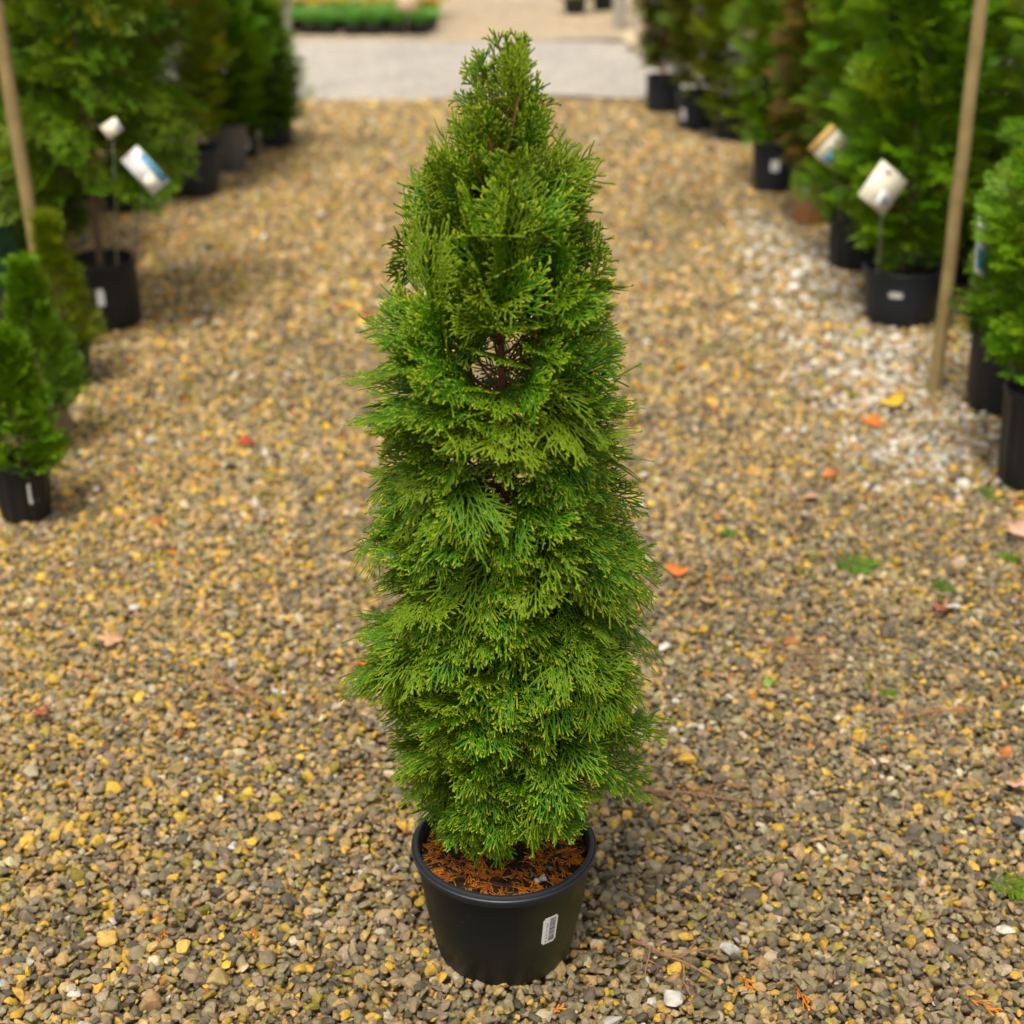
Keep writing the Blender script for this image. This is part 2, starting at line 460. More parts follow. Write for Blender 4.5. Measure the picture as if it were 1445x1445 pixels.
P = np.stack([0.47 - 0.22 * warm, 0.20 - 0.13 * warm + 0.22 * wet, 0.16 + 0.34 * warm, 0.055 + 0.13 * warm * np.clip((5.2 - Y) / 1.5, 0, 1), 0.035 + 0.03 * warm, 0.04 + 0.06 * np.clip(-X, 0, 1), 0.002 + 0.010 * warm, 0.006 + 0.8 * np.clip(white_w, 0, 1)], 1)
P = np.clip(P, 0.001, None); P /= P.sum(1)[:, None]
idx = (rng.random(len(X))[:, None] > np.cumsum(P, 1)).sum(1).clip(0, 7)
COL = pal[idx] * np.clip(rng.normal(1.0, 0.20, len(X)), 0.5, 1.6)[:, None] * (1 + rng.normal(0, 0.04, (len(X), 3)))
COL *= ((1 - 0.45 * wet) * (0.84 + 0.32 * np.clip((Y - 2.2) / 3.2, 0, 1)))[:, None]      # darker in the wet patches; the whole bed grows lighter with distance
ROT = np.stack([rng.normal(0, 0.45, len(X)), rng.normal(0, 0.45, len(X)), rng.uniform(0, 6.283, len(X))], 1)
PICK = rng.integers(0, N_ST, len(X))
SC = SZ * 0.86
# keep the gravel out from under the main pot
POT_X, POT_Y = -0.013, 2.0
dpot = np.hypot(X - POT_X, Y - POT_Y)
keep = dpot > 0.100
near_rim = (dpot > 0.1) & (dpot < 0.145)
Z[near_rim] += 0.008 * (1 - (dpot[near_rim] - 0.1) / 0.045)
X, Y, Z, SC, COL, ROT, PICK = [a[keep] for a in (X, Y, Z, SC, COL, ROT, PICK)]
# the 300 stones that show largest are parts of the ground, the rest is one mass
fr_x = X / (Y * 0.91 + 0.70)
seen = (np.abs(fr_x) < 0.335) & (Y > 1.80) & (Y < 2.6) & (np.hypot(X - POT_X, Y - POT_Y - 0.15) > 0.24)
score = np.where(seen, SC / (Y * 0.91 + 0.70) * (1 + 30 * np.clip(Z + 0.006, 0, 0.01)), -1)
big = np.argsort(-score)[:300]
for k in big:
    o = link('pebble', st_obj[PICK[k]], ground, (X[k], Y[k], Z[k]), tuple(ROT[k]))
    o.scale = (SC[k],) * 3
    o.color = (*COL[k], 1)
rest = np.ones(len(X), bool); rest[big] = False
gm = bpy.data.meshes.new('gravel')
gm.vertices.add(int(rest.sum()))
gm.vertices.foreach_set('co', np.stack([X, Y, Z], 1)[rest].astype(np.float32).ravel())
def vattr(me, name, typ, data, field_):
    a = me.attributes.new(name, typ, 'POINT'); a.data.foreach_set(field_, np.ascontiguousarray(data).ravel())
vattr(gm, 'rot', 'FLOAT_VECTOR', ROT[rest].astype(np.float32), 'vector')
vattr(gm, 'scl', 'FLOAT', SC[rest].astype(np.float32), 'value')
vattr(gm, 'pick', 'INT', PICK[rest].astype(np.int32), 'value')
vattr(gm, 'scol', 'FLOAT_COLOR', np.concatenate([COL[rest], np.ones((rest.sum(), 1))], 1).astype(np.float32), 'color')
gm.materials.append(M['stone'])
gravel = tag(link('gravel', gm), 'small angular grey and tan gravel covering the path', 'gravel', kind='stuff')
ng = bpy.data.node_groups.new('gravel_points', 'GeometryNodeTree')
ng.interface.new_socket('Geometry', in_out='INPUT', socket_type='NodeSocketGeometry')
ng.interface.new_socket('Geometry', in_out='OUTPUT', socket_type='NodeSocketGeometry')
gi = ng.nodes.new('NodeGroupInput'); go = ng.nodes.new('NodeGroupOutput')
iop = ng.nodes.new('GeometryNodeInstanceOnPoints')
ci = ng.nodes.new('GeometryNodeCollectionInfo'); ci.inputs['Collection'].default_value = protos
ci.inputs['Separate Children'].default_value = True; ci.inputs['Reset Children'].default_value = True
def named(n_, t):
    x = ng.nodes.new('GeometryNodeInputNamedAttribute'); x.data_type = t; x.inputs['Name'].default_value = n_
    return x.outputs['Attribute']
e2r = ng.nodes.new('FunctionNodeEulerToRotation')
ng.links.new(named('rot', 'FLOAT_VECTOR'), e2r.inputs[0])
ng.links.new(gi.outputs[0], iop.inputs['Points']); ng.links.new(ci.outputs[0], iop.inputs['Instance'])
iop.inputs['Pick Instance'].default_value = True
ng.links.new(named('pick', 'INT'), iop.inputs['Instance Index'])
ng.links.new(e2r.outputs[0], iop.inputs['Rotation']); ng.links.new(named('scl', 'FLOAT'), iop.inputs['Scale'])
ng.links.new(iop.outputs[0], go.inputs[0])
gravel.modifiers.new('stones', 'NODES').node_group = ng

# ------------------------------------------------------------------ foliage sprays
def strand(acc, pts, w0, w1, t0, t1, segs):
    """flattened twig of scale leaves: diamond section, in the local XY plane"""
    pts = np.asarray(pts, float); n = len(pts)
    V = np.zeros((n * 4, 3)); T = np.zeros(n * 4)
    for i in range(n):
        u = i / (n - 1)
        d = unit(pts[min(i + 1, n - 1)] - pts[max(i - 1, 0)])
        lat = np.array((-d[1], d[0], 0.0)); w = w0 + (w1 - w0) * u
        V[4 * i:4 * i + 4] = (pts[i] + lat * w, pts[i] + (0, 0, w * 0.62), pts[i] - lat * w, pts[i] - (0, 0, w * 0.62))
        T[4 * i:4 * i + 4] = t0 + (t1 - t0) * u
    Q = [(4 * i + k, 4 * i + (k + 1) % 4, 4 * i + 4 + (k + 1) % 4, 4 * i + 4 + k) for i in range(n - 1) for k in range(4)]
    Q.append((4 * n - 4, 4 * n - 3, 4 * n - 2, 4 * n - 1))
    acc.add(V, Q, tt=T)

def spray(seed, L=0.12, bend=0.25, w=0.00105, spread=1.0, dens=1.0):
    """one flat fan of an arborvitae: axis, alternate side branches, branchlets and forked tips. Returns arrays in metres, X along the axis, Z the upper face."""
    g = np.random.default_rng(seed); acc = Acc()
    def curve(p, ang, ln, k, n):
        out = [np.array(p, float)]; a = ang
        for _ in range(n - 1):
            out.append(out[-1] + np.array((math.cos(a), math.sin(a), 0)) * ln / (n - 1)); a += k / (n - 1)
        return out
    wob = g.normal(0, 0.15)
    ax = curve((0, 0, 0), -wob * 0.5, L, wob, 9)
    def on(pl, u):
        x = u * (len(pl) - 1); i = min(int(x), len(pl) - 2); f = x - i
        p = pl[i] * (1 - f) + pl[i + 1] * f; d = pl[i + 1] - pl[i]
        return p, math.atan2(d[1], d[0])
    strand(acc, ax[:6], w * 1.15, w * 1.0, 0.10, 0.55, 6); strand(acc, ax[5:], w * 1.0, w * 0.9, 0.55, 1.0, 4)
    nside = max(4, int(L / 0.0078 * dens)); side = 1
    for i in range(nside):
        u = 0.14 + 0.82 * i / nside + g.normal(0, 0.012); u = min(max(u, 0.05), 0.98)
        p, a = on(ax, u); side = -side
        ln = L * (0.56 * math.sin(math.pi * min(1, (u * 0.80 + 0.17))) ** 0.8) * g.uniform(0.72, 1.12) * spread
        ln = max(ln, 0.007)
        an = a + side * R(g.uniform(34, 50)) * spread ** 0.3
        br = curve(p, an, ln, -side * g.uniform(0.15, 0.5), 5)
        tb = 0.30 + 0.2 * u
        strand(acc, br, w * 0.95, w * 0.85, tb, 0.97, 4)
        nb = int(ln / 0.0088 * dens); s2 = side
        for j in range(nb):
            v = 0.22 + 0.70 * (j + g.uniform(-0.2, 0.2)) / max(nb, 1); v = min(max(v, 0.1), 0.96)
            q, b = on(br, v); s2 = -s2
            l2 = ln * 0.60 * (1.05 - 0.50 * v) * g.uniform(0.65, 1.25); l2 = min(max(l2, 0.008), 0.034)
            b2 = b + s2 * R(g.uniform(30, 46))
            sp = curve(q, b2, l2, -s2 * g.uniform(0.1, 0.4), 3)
            strand(acc, sp, w * 0.85, w * 0.82, tb + 0.25 * v, 0.93 + g.uniform(-0.15, 0.06), 2)
            if l2 > 0.010 and g.random() < 0.50:
                for s3 in ((1, -1) if g.random() < 0.5 else (s2,)):
                    q3, c3 = on(sp, g.uniform(0.55, 0.85))
                    l3 = g.uniform(0.003, 0.0062)
                    e3 = q3 + np.array((math.cos(c3 + s3 * R(38)), math.sin(c3 + s3 * R(38)), 0)) * l3
                    strand(acc, [q3, e3], w * 0.75, w * 0.72, 0.75, 1.0, 1)
    V, Q, T, A = acc.arrays()
    # drape: the axis arches, the sides cup, the strands are never quite in one plane
    x = V[:, 0] / L
    V[:, 2] += -bend * L * x ** 2 - 0.9 / L * 0.10 * V[:, 1] ** 2 + 0.02 * L * np.sin(V[:, 0] * 90 + seed) * np.cos(V[:, 1] * 130 + seed * 2)
    return V, Q, A['tt']

def blade_spray(seed, L=0.14, bend=0.25, w=0.0035, n_side=8, sub=2):
    """the same fan, coarser, for plants far out of focus"""
    g = np.random.default_rng(seed); V, Q, T = [], [], []
    def blade(p, a, ln, ww, t0, t1):
        d = np.array((math.cos(a), math.sin(a), 0)); la = np.array((-d[1], d[0], 0)); i = len(V)
        m = p + d * ln * 0.55
        V.extend([p, m + la * ww, p + d * ln, m - la * ww + (0, 0, ww * 0.6)]); T.extend([t0, (t0 + t1) / 2, t1, (t0 + t1) / 2]); Q.append((i, i + 1, i + 2, i + 3))
    blade(np.zeros(3), 0, L, w, 0.1, 1.0)
    for i in range(n_side):
        u = 0.12 + 0.84 * i / n_side; s = 1 if i % 2 else -1
        p = np.array((u * L, 0, 0)); ln = L * 0.52 * math.sin(math.pi * min(1, u * 0.8 + 0.17)) * g.uniform(0.7, 1.15); a = s * R(g.uniform(34, 52))
        blade(p, a, ln, w, 0.35, 0.95)
        for j in range(sub):
            v = (j + 0.8) / (sub + 0.8); q = p + np.array((math.cos(a), math.sin(a), 0)) * ln * v
            for s2 in (-1, 1):
                blade(q, a + s2 * R(38), ln * 0.42 * g.uniform(0.6, 1.2), w * 0.9, 0.45, 1.0)
    V = np.array(V); x = V[:, 0] / L
    V[:, 2] += -bend * L * x ** 2 - 0.8 / L * 0.12 * V[:, 1] ** 2
    return V, np.array(Q), np.array(T)

def frame(axis, normal, roll):
    a = unit(axis); n = unit(normal - a * np.dot(a, normal)); b = np.cross(n, a)
    n2 = n * math.cos(roll) + b * math.sin(roll); b2 = np.cross(n2, a)
    return np.stack([a, b2, n2], 1)          # columns: X axis, Y lateral, Z face

# ------------------------------------------------------------------ pots
def pot_profile(rt, rb, h, lip=0.012, thick=0.004, soil_z=None):
    return [(rb * 0.86, 0.004), (rb * 0.97, 0.0), (rb, 0.006), (rb + (rt - rb) * 0.45, h * 0.45), (rt - lip * 0.75, h - 0.030), (rt - lip * 0.62, h - 0.024)]

def rim_profile(rt, h, lip=0.012):
    i = rt - lip
    return [(rt - lip * 0.62, h - 0.024), (rt - lip * 0.62, h - 0.014), (rt - 0.0025, h - 0.0135), (rt - 0.0004, h - 0.0120), (rt, h - 0.0100), (rt - 0.0006, h - 0.0072), (rt - 0.0022, h - 0.0060), (rt - 0.0034, h - 0.0066),
            (rt - 0.0042, h - 0.0030), (rt - 0.0056, h - 0.0006), (rt - 0.0078, h), (i + 0.0015, h - 0.0012), (i + 0.0004, h - 0.0040), (i - 0.001, h - 0.014), (i - 0.004, h - 0.045), (i - 0.012, h - 0.09)]

def label_mesh(rt, rb, h, z0, z1, ang, wid, name='price_label', bars=True, seed=0):
    """sticker bent round the pot wall, printed bars and specks lifted a hair"""
    g = random.Random(seed); V, Q, mi = [], [], []
    pf = pot_profile(rt, rb, h, 0.0125)
    def rad(z): return float(np.interp(z, [p[1] for p in pf[2:]], [p[0] for p in pf[2:]]))
    def quad(a0, a1, za, zb, off, m, nseg=4):
        for k in range(nseg):
            p, q = a0 + (a1 - a0) * k / nseg, a0 + (a1 - a0) * (k + 1) / nseg
            i = len(V)
            for a_, z_ in ((p, za), (q, za), (q, zb), (p, zb)):
                r_ = rad(z_) + off; V.append((r_ * math.cos(a_), r_ * math.sin(a_), z_))
            Q.append((i, i + 1, i + 2, i + 3)); mi.append(m)
    a0, a1 = ang - wid / 2, ang + wid / 2; c = (z1 - z0) * 0.06; ca = wid * 0.09
    quad(a0 + ca, a1 - ca, z0, z0 + c, 0.0008, 0); quad(a0, a1, z0 + c, z1 - c, 0.0008, 0, 6); quad(a0 + ca, a1 - ca, z1 - c, z1, 0.0008, 0)
    if bars:
        z = z0 + (z1 - z0) * 0.10
        while z < z0 + (z1 - z0) * 0.92:
            t = (z1 - z0) * g.choice([0.010, 0.016, 0.024]); quad(a0 + wid * 0.44, a0 + wid * 0.86, z, z + t, 0.0012, 1)
            z += t + (z1 - z0) * g.choice([0.012, 0.018, 0.024])
        z = z0 + (z1 - z0) * 0.09
        while z < z0 + (z1 - z0) * 0.80:
            t = (z1 - z0) * g.uniform(0.018, 0.04)
            if g.random() < 0.75: quad(a0 + wid * 0.24, a0 + wid * 0.33, z, z + t, 0.0012, 1 if z < z0 + (z1 - z0) * 0.25 else 2, 1)
            z += t + (z1 - z0) * 0.02
    return mesh_np(name, V, Q, None, [M['white_plastic'], M['ink'], M['grey_ink']], None, False, mi)

def soil_mesh(r, z, seed, mat, n=20, amp=0.006):
    g = np.random.default_rng(seed); V = [(0, 0, z + 0.012)]; T = []; Q = []
    for i in range(1, n):
        for k in range(32):
            a = 2 * math.pi * k / 32; rr = r * i / (n - 1)
            V.append((rr * math.cos(a), rr * math.sin(a), z + 0.010 * (1 - (i / n) ** 2) + g.normal(0, amp * 0.5)))
    for k in range(32): T.append((0, 1 + k, 1 + (k + 1) % 32))
    for i in range(n - 2):
        for k in range(32):
            Q.append((1 + i * 32 + k, 1 + (i + 1) * 32 + k, 1 + (i + 1) * 32 + (k + 1) % 32, 1 + i * 32 + (k + 1) % 32))
    return mesh_np('soil', V, Q, T, [mat], None, True)

def make_pot(root, rt, rb, h, mat, rim_mat, ribs=0, label=None, seg=64, lip=0.012):
    fr = None
    if ribs:
        fr = lambda i, a, r: r + (0.0022 * math.copysign(abs(math.sin(a * ribs / 2)) ** 0.5, math.sin(a * ribs / 2)) if 1 <= i <= 4 else 0)
        seg = ribs * 4
    p = link('pot', lathe(pot_profile(rt, rb, h, lip), seg, 'pot', [mat], True, fr), root)
    rm = lathe(rim_profile(rt, h, lip), 64, 'pot_rim', [rim_mat]); set_sharp(rm, 50)
    link('rim', rm, p)
    if label:
        z0, z1, ang, wid, bars = label
        link('price_label', label_mesh(rt, rb, h, z0, z1, ang, wid, bars=bars, seed=int(ang * 100)), p)
    return p

# ------------------------------------------------------------------ the arborvitae in the middle of the path
tree = tag(empty('potted_arborvitae', (POT_X, POT_Y, 0)), 'tall narrow arborvitae in a black pot standing alone in the middle of the path', 'potted tree')
RT, RB, PH = 0.150, 0.112, 0.208
def notch(i, a, r):                                     # drain notches round the foot
    return r - (0.006 if i <= 1 and math.sin(a * 9) > 0.55 else 0)
pot = link('pot', lathe(pot_profile(RT, RB, PH, 0.0125), 108, 'pot', [M['pot']], True, notch), tree)
rm = lathe(rim_profile(RT, PH, 0.0125), 128, 'pot_rim', [M['pot_rim']]); set_sharp(rm, 40)
link('rim', rm, pot)
lb = link('barcode_label', label_mesh(RT, RB, PH, 0.088, 0.146, R(-90 + 33), 0.205, 'barcode_label', True, 5), pot)
lb['label'] = 'small white sticker with a black barcode'
soil = link('soil', soil_mesh(RT - 0.016, PH - 0.034, 3, M['soil'], 22, 0.009), tree)

# crown outline: (z, x of the centre line, radius)
PROF = np.array([(0.185, -0.03, 0.055), (0.24, -0.015, 0.095), (0.28, -0.003, 0.135), (0.315, 0.008, 0.165), (0.355, 0.012, 0.190), (0.42, 0.014, 0.206), (0.52, 0.010, 0.204), (0.60, 0.005, 0.197), (0.68, -0.002, 0.196),
                 (0.75, -0.009, 0.193), (0.83, -0.001, 0.190), (0.90, -0.004, 0.182), (0.99, -0.004, 0.187), (1.04, -0.004, 0.181), (1.11, -0.005, 0.156), (1.18, -0.001, 0.144), (1.23, -0.003, 0.124), (1.28, 0.0, 0.112), (1.32, -0.005, 0.094), (1.37, 0.004, 0.074), (1.42, 0.005, 0.060), (1.455, 0.004, 0.035), (1.48, 0.004, 0.01)])
def crown_at(z):
    return np.interp(z, PROF[:, 0], PROF[:, 1]), np.interp(z, PROF[:, 0], PROF[:, 2])

g = np.random.default_rng(21)
tr = Acc()
tz = np.linspace(PH - 0.045, 1.44, 26)
tx = np.array([crown_at(z)[0] * 0.7 for z in tz]) + 0.004 * np.sin(tz * 9); ty = 0.006 * np.sin(tz * 6 + 1)
def trunk_at(z): return np.array((np.interp(z, tz, tx), np.interp(z, tz, ty), z))
tube(tr, np.stack([tx, ty, tz], 1), np.linspace(0.013, 0.0016, 26), 8)
link('trunk', tr.mesh('trunk', [M['bark']], True), tree)
# second leader, as these trees often carry
ld = Acc()
lz = np.linspace(0.62, 1.22, 14)
tube(ld, [trunk_at(0.62) + np.array((0.045 * min(1, (z - 0.62) / 0.25), -0.02 * min(1, (z - 0.62) / 0.3), z - 0.62)) for z in lz], np.linspace(0.007, 0.0014, 14), 6)
link('side_leader', ld.mesh('side_leader', [M['bark']], True), tree)

crown = empty('crown', (0, 0, 0), 0, tree)
LENS = (0.038, 0.056, 0.080, 0.105, 0.135)
SPR, SLEN, ids = [], [], {}
for li, L_ in enumerate(LENS):
    for b in range(3):
        for r_ in range(3):
            ids.setdefault((li, b), []).append(len(SPR)); SLEN.append(L_)
            SPR.append(spray(500 + len(SPR), L=L_, bend=(0.06, 0.30, 0.55)[b] + g.uniform(-0.05, 0.08), w=g.uniform(0.00125, 0.00150), spread=g.uniform(0.85, 1.2)))
def pick_spray(ln, b):
    li = int(np.argmin([abs(math.log(ln / l_)) for l_ in LENS]))
    pr = int(g.choice(ids[(li, b)]))
    return pr, ln / LENS[li]
placed = []                       # (matrix3, origin, proto, scale, svar)
br = Acc()
NB = 158
_zz = np.linspace(0.245, 1.44, 300); _cw = np.cumsum(crown_at(_zz)[1] + 0.035); _cw = (_cw - _cw[0]) / (_cw[-1] - _cw[0])
for k in range(NB):
    u = (k + 0.5) / NB
    # end height of the branch: even over the surface of the crown
    z1 = float(np.interp(u, _cw, _zz))
    az_ = k * 2.39996 + g.normal(0, 0.25)
    xc, rr = crown_at(z1)
    lump = min(0.95 + 0.10 * math.sin(2 * az_ + z1 * 11) * math.cos(z1 * 26 + az_) + g.normal(0, 0.07), 1.10)
    if z1 < 0.5: lump = max(lump + 0.04, 0.97)
    rr *= lump
    top = np.clip((z1 - 0.95) / 0.45, 0, 1); low = np.clip((0.45 - z1) / 0.25, 0, 1)
    elev = R(30 + 38 * top - 14 * low + g.normal(0, 7))
    rad = np.array((math.cos(az_), math.sin(az_), 0))
    r_end = rr * g.uniform(0.36, 0.62)
    end = np.array((xc, 0, z1)) + rad * r_end
    z0 = max(PH - 0.01, z1 - math.tan(elev) * r_end * 0.9)
    st = trunk_at(min(z0, 1.42))
    mid = st * 0.45 + end * 0.55 + np.array((0, 0, -0.012))
    pts = [st, st * 0.7 + mid * 0.3 + np.array((0, 0, -0.004)), mid, end]
    tube(br, pts, [0.0026 + 0.001 * (1 - u), 0.0022, 0.0017, 0.0010], 5)
    n_sp = 6 if z1 < 1.25 else 5
    for j in range(n_sp):
        if j == 0: p0 = end - (end - mid) * 0.15; daz = g.normal(0, 0.15)
        else:
            f = g.uniform(0.30, 1.0); p0 = mid + (end - mid) * f if f > 0.4 else st + (mid - st) * (0.4 + 1.2 * f)
            daz = (1 if j % 2 else -1) * g.uniform(0.20, 0.85)
        a2 = az_ + daz
        r2 = np.array((math.cos(a2), math.sin(a2), 0))
        midz = max(0.0, 1 - abs(z1 - 0.78) / 0.32)
        el2 = elev * 0.85 + R(g.normal(2, 15)) + R(12) * top - R(24) * low - R(14) * midz
        axis = r2 * math.cos(el2) + np.array((0, 0, 1)) * math.sin(el2)
        bend = 0 if top > 0.55 else (1 if g.random() < 0.55 else 2)
        if top > 0.2 and bend == 2: bend = 1
        # length so that the tip ends at the crown's outline
        reach = 0.96 if bend == 0 else 0.86 if bend == 1 else 0.74
        tip_z = p0[2] + 0.08 * math.sin(el2) - 0.04 * (bend == 2)
        xc2, rr2 = crown_at(min(max(tip_z, 0.18), 1.475))
        rr2 *= lump
        rb_ = np.hypot(p0[0] - xc2, p0[1])
        need = max(rr2 * g.uniform(0.90, 1.05) - rb_ * max(0.2, math.cos(daz)), 0.02) / max(0.25, math.cos(el2))
        ln = np.clip(need / reach, 0.060 if z1 < 1.2 else 0.042, 0.140) * g.uniform(0.92, 1.08)
        if tip_z > 1.27: ln = min(ln, 0.068)
        if z1 < 0.55: ln = min(ln, 0.105)
        nrm = r2 * 0.62 + np.array((0, 0, 0.80))
        roll = g.normal(0, 0.42 + 0.9 * min(1, top * 2.2))
        B = frame(axis, nrm, roll)
        sv = np.clip(0.12 + 0.30 * top + 0.20 * g.normal() + 0.25 * (g.random() < 0.2) - 0.10 * low, 0, 0.9)
        lim = 1.02 + (0.13 if g.random() < 0.28 else 0.0)      # now and then a fan sticks out of the outline
        for _ in range(5):
            pr, s = pick_spray(ln, bend)
            W = SPR[pr][0][::5] @ (B * s).T + p0
            cx, cr = crown_at(np.clip(W[:, 2], 0.18, 1.478))
            over = np.percentile(np.hypot(W[:, 0] - cx, W[:, 1]) / np.maximum(cr * lump, 0.02), 95)
            if over < lim and (W[:, 2].min() > PH - 0.03 or np.hypot(p0[0], p0[1]) > RT): break
            ln *= 0.84
        if ln < 0.030: continue
        placed.append((B, p0, pr, s, sv))
# short fans on the inner twigs, close to the trunk
for k in range(130):
    z = 0.34 + 0.92 * (k + g.random()) / 130; a_ = k * 2.39996 + g.normal(0, 0.3)
    xc, rr = crown_at(z); rv = np.array((math.cos(a_), math.sin(a_), 0))
    p0 = trunk_at(z) + rv * rr * g.uniform(0.12, 0.30)
    e_ = R(g.uniform(10, 50)); axis = rv * math.cos(e_) + np.array((0, 0, math.sin(e_)))
    placed.append((frame(axis, rv * 0.6 + np.array((0, 0, 0.8)), g.normal(0, 0.7)), p0, *pick_spray(max(0.038, rr * g.uniform(0.35, 0.55)), 1), float(g.uniform(0, 0.3))))
# fans right at the leader's tip
for k in range(34):
    z = 1.27 + 0.168 * (k + g.random()) / 34; a_ = k * 2.4
    axis = np.array((math.cos(a_) * 0.7, math.sin(a_) * 0.7, g.uniform(0.5, 1.0) if z < 1.42 else 1.6))
    B = frame(axis, np.array((math.cos(a_ + 1.3), math.sin(a_ + 1.3), 0.2)), g.uniform(-1.5, 1.5))
    placed.append((B, trunk_at(z) + np.array((g.normal(0, 0.004), g.normal(0, 0.004), -0.012)), *pick_spray(g.uniform(0.038, 0.060) * (0.85 if z > 1.42 else 1), 0), g.uniform(0.3, 0.7)))
for z, a_, ln in ((1.15, -1.75, 0.10), (1.12, -1.35, 0.105), (1.19, -1.55, 0.09), (1.08, -1.6, 0.10)):     # a low tuft on the side that faces the path's near end
    rv = np.array((math.cos(a_), math.sin(a_), 0))
    placed.append((frame(rv * 0.7 + np.array((0, 0, 0.7)), rv * 0.6 + np.array((0, 0, 0.8)), g.normal(0, 0.3)), trunk_at(z - 0.06) + rv * 0.03, *pick_spray(ln, 1), 0.15))
link('branches', br.mesh('branches', [M['bark']], True), crown)['kind'] = 'stuff'

vis = []
camv = np.array((0 - POT_X, 0 - POT_Y, CAM_Z))
for i, (B, p0, pr, s, sv) in enumerate(placed):
    tip = p0 + B[:, 0] * SLEN[pr] * 0.8 * s
    xc, rr = crown_at(min(max(tip[2], 0.18), 1.47))
    out = np.hypot(tip[0] - xc, tip[1]) / max(rr, 0.03)
    d = unit(camv - tip)
    face = 0.35 + 0.65 * abs(np.dot(B[:, 2], d))
    front = np.dot(unit(np.array((tip[0], tip[1], 0.02))), unit(np.array((d[0], d[1], 0))))
    vis.append(out * 1.2 + face * 0.6 + front * 1.2 + 6 * SLEN[pr] * s)
order = np.argsort(-np.array(vis))
sel = set(order[:300].tolist())
me_sp = [mesh_np('foliage_spray', V, Q, None, [M['thuja']], {'tt': t, 'svar': np.zeros(len(V))}) for V, Q, t in SPR]
inner = Acc()
for i, (B, p0, pr, s, sv) in enumerate(placed):
    if i in sel:
        o = link('foliage_spray', me_sp[pr], crown)
        m4 = Matrix(((*(B[0] * s), p0[0]), (*(B[1] * s), p0[1]), (*(B[2] * s), p0[2]), (0, 0, 0, 1)))
        o.matrix_local = m4
        o.color = (float(sv), 0, 0, 1)
    else:
        V, Q, t = SPR[pr]
        inner.add((V * s) @ B.T + p0, Q, tt=t, svar=sv)
o = link('inner_foliage', inner.mesh('inner_foliage', [M['thuja']]), crown)
o.color = (0, 0, 0, 1)
o['kind'] = 'stuff'

# dead orange foliage lying on the soil in the pot
dd = Acc()
DEAD = [spray(900 + i, L=0.05, bend=g.uniform(-0.25, 0.4), w=0.0009, spread=1.0, dens=0.62) for i in range(8)]
for k in range(210):
    a_ = g.uniform(0, 6.283); r_ = (RT - 0.022) * math.sqrt(g.uniform(0.12, 1.0)); s = g.uniform(0.45, 1.0)
    V, Q, t = DEAD[k % 8]
    B = frame(np.array((math.cos(g.uniform(0, 6.28)), math.sin(g.uniform(0, 6.28)), g.normal(0, 0.25))), np.array((g.normal(0, 0.35), g.normal(0, 0.35), 1)), 0)
    p0 = np.array((r_ * math.cos(a_), r_ * math.sin(a_), PH - 0.028 + g.uniform(0, 0.010)))
    W = (V * s) @ B.T; W = W - W.mean(0) + p0
    q = np.hypot(W[:, 0], W[:, 1]); lim = RT - 0.0175; f = np.minimum(1, lim / np.maximum(q, 1e-6)); W[:, :2] *= f[:, None]
    dd.add(W, Q, tt=np.clip(t + 0.1, 0, 1), svar=np.clip(g.normal(0.25, 0.35), 0, 0.95))
o = link('dead_foliage', dd.mesh('dead_foliage', [M['dead']]), soil)
o.color = (0, 0, 0, 1); o['kind'] = 'stuff'
for k, (x, y, s, c) in enumerate([(0.062, -0.082, 0.0075, (0.42, 0.40, 0.36)), (0.052, -0.090, 0.006, (0.5, 0.48, 0.42)), (0.073, -0.060, 0.006, (0.10, 0.10, 0.11)), (-0.115, -0.02, 0.005, (0.14, 0.13, 0.12)), (0.045, -0.078, 0.005, (0.13, 0.13, 0.13))]):
    o = link('soil_stone', st_obj[k + 3], soil, (x, y, PH - 0.012), (0.3 * k, 0.2, k)); o.scale = (s, s, s); o.color = (*c, 1)

# ------------------------------------------------------------------ other potted plants
BL = [blade_spray(40 + i, 0.14, (0.1, 0.3, 0.5)[i % 3], 0.0032, 9, 2) for i in range(9)]
BS = [blade_spray(70 + i, 0.14, (0.05, 0.2)[i % 2], 0.0045, 7, 1) for i in range(6)]

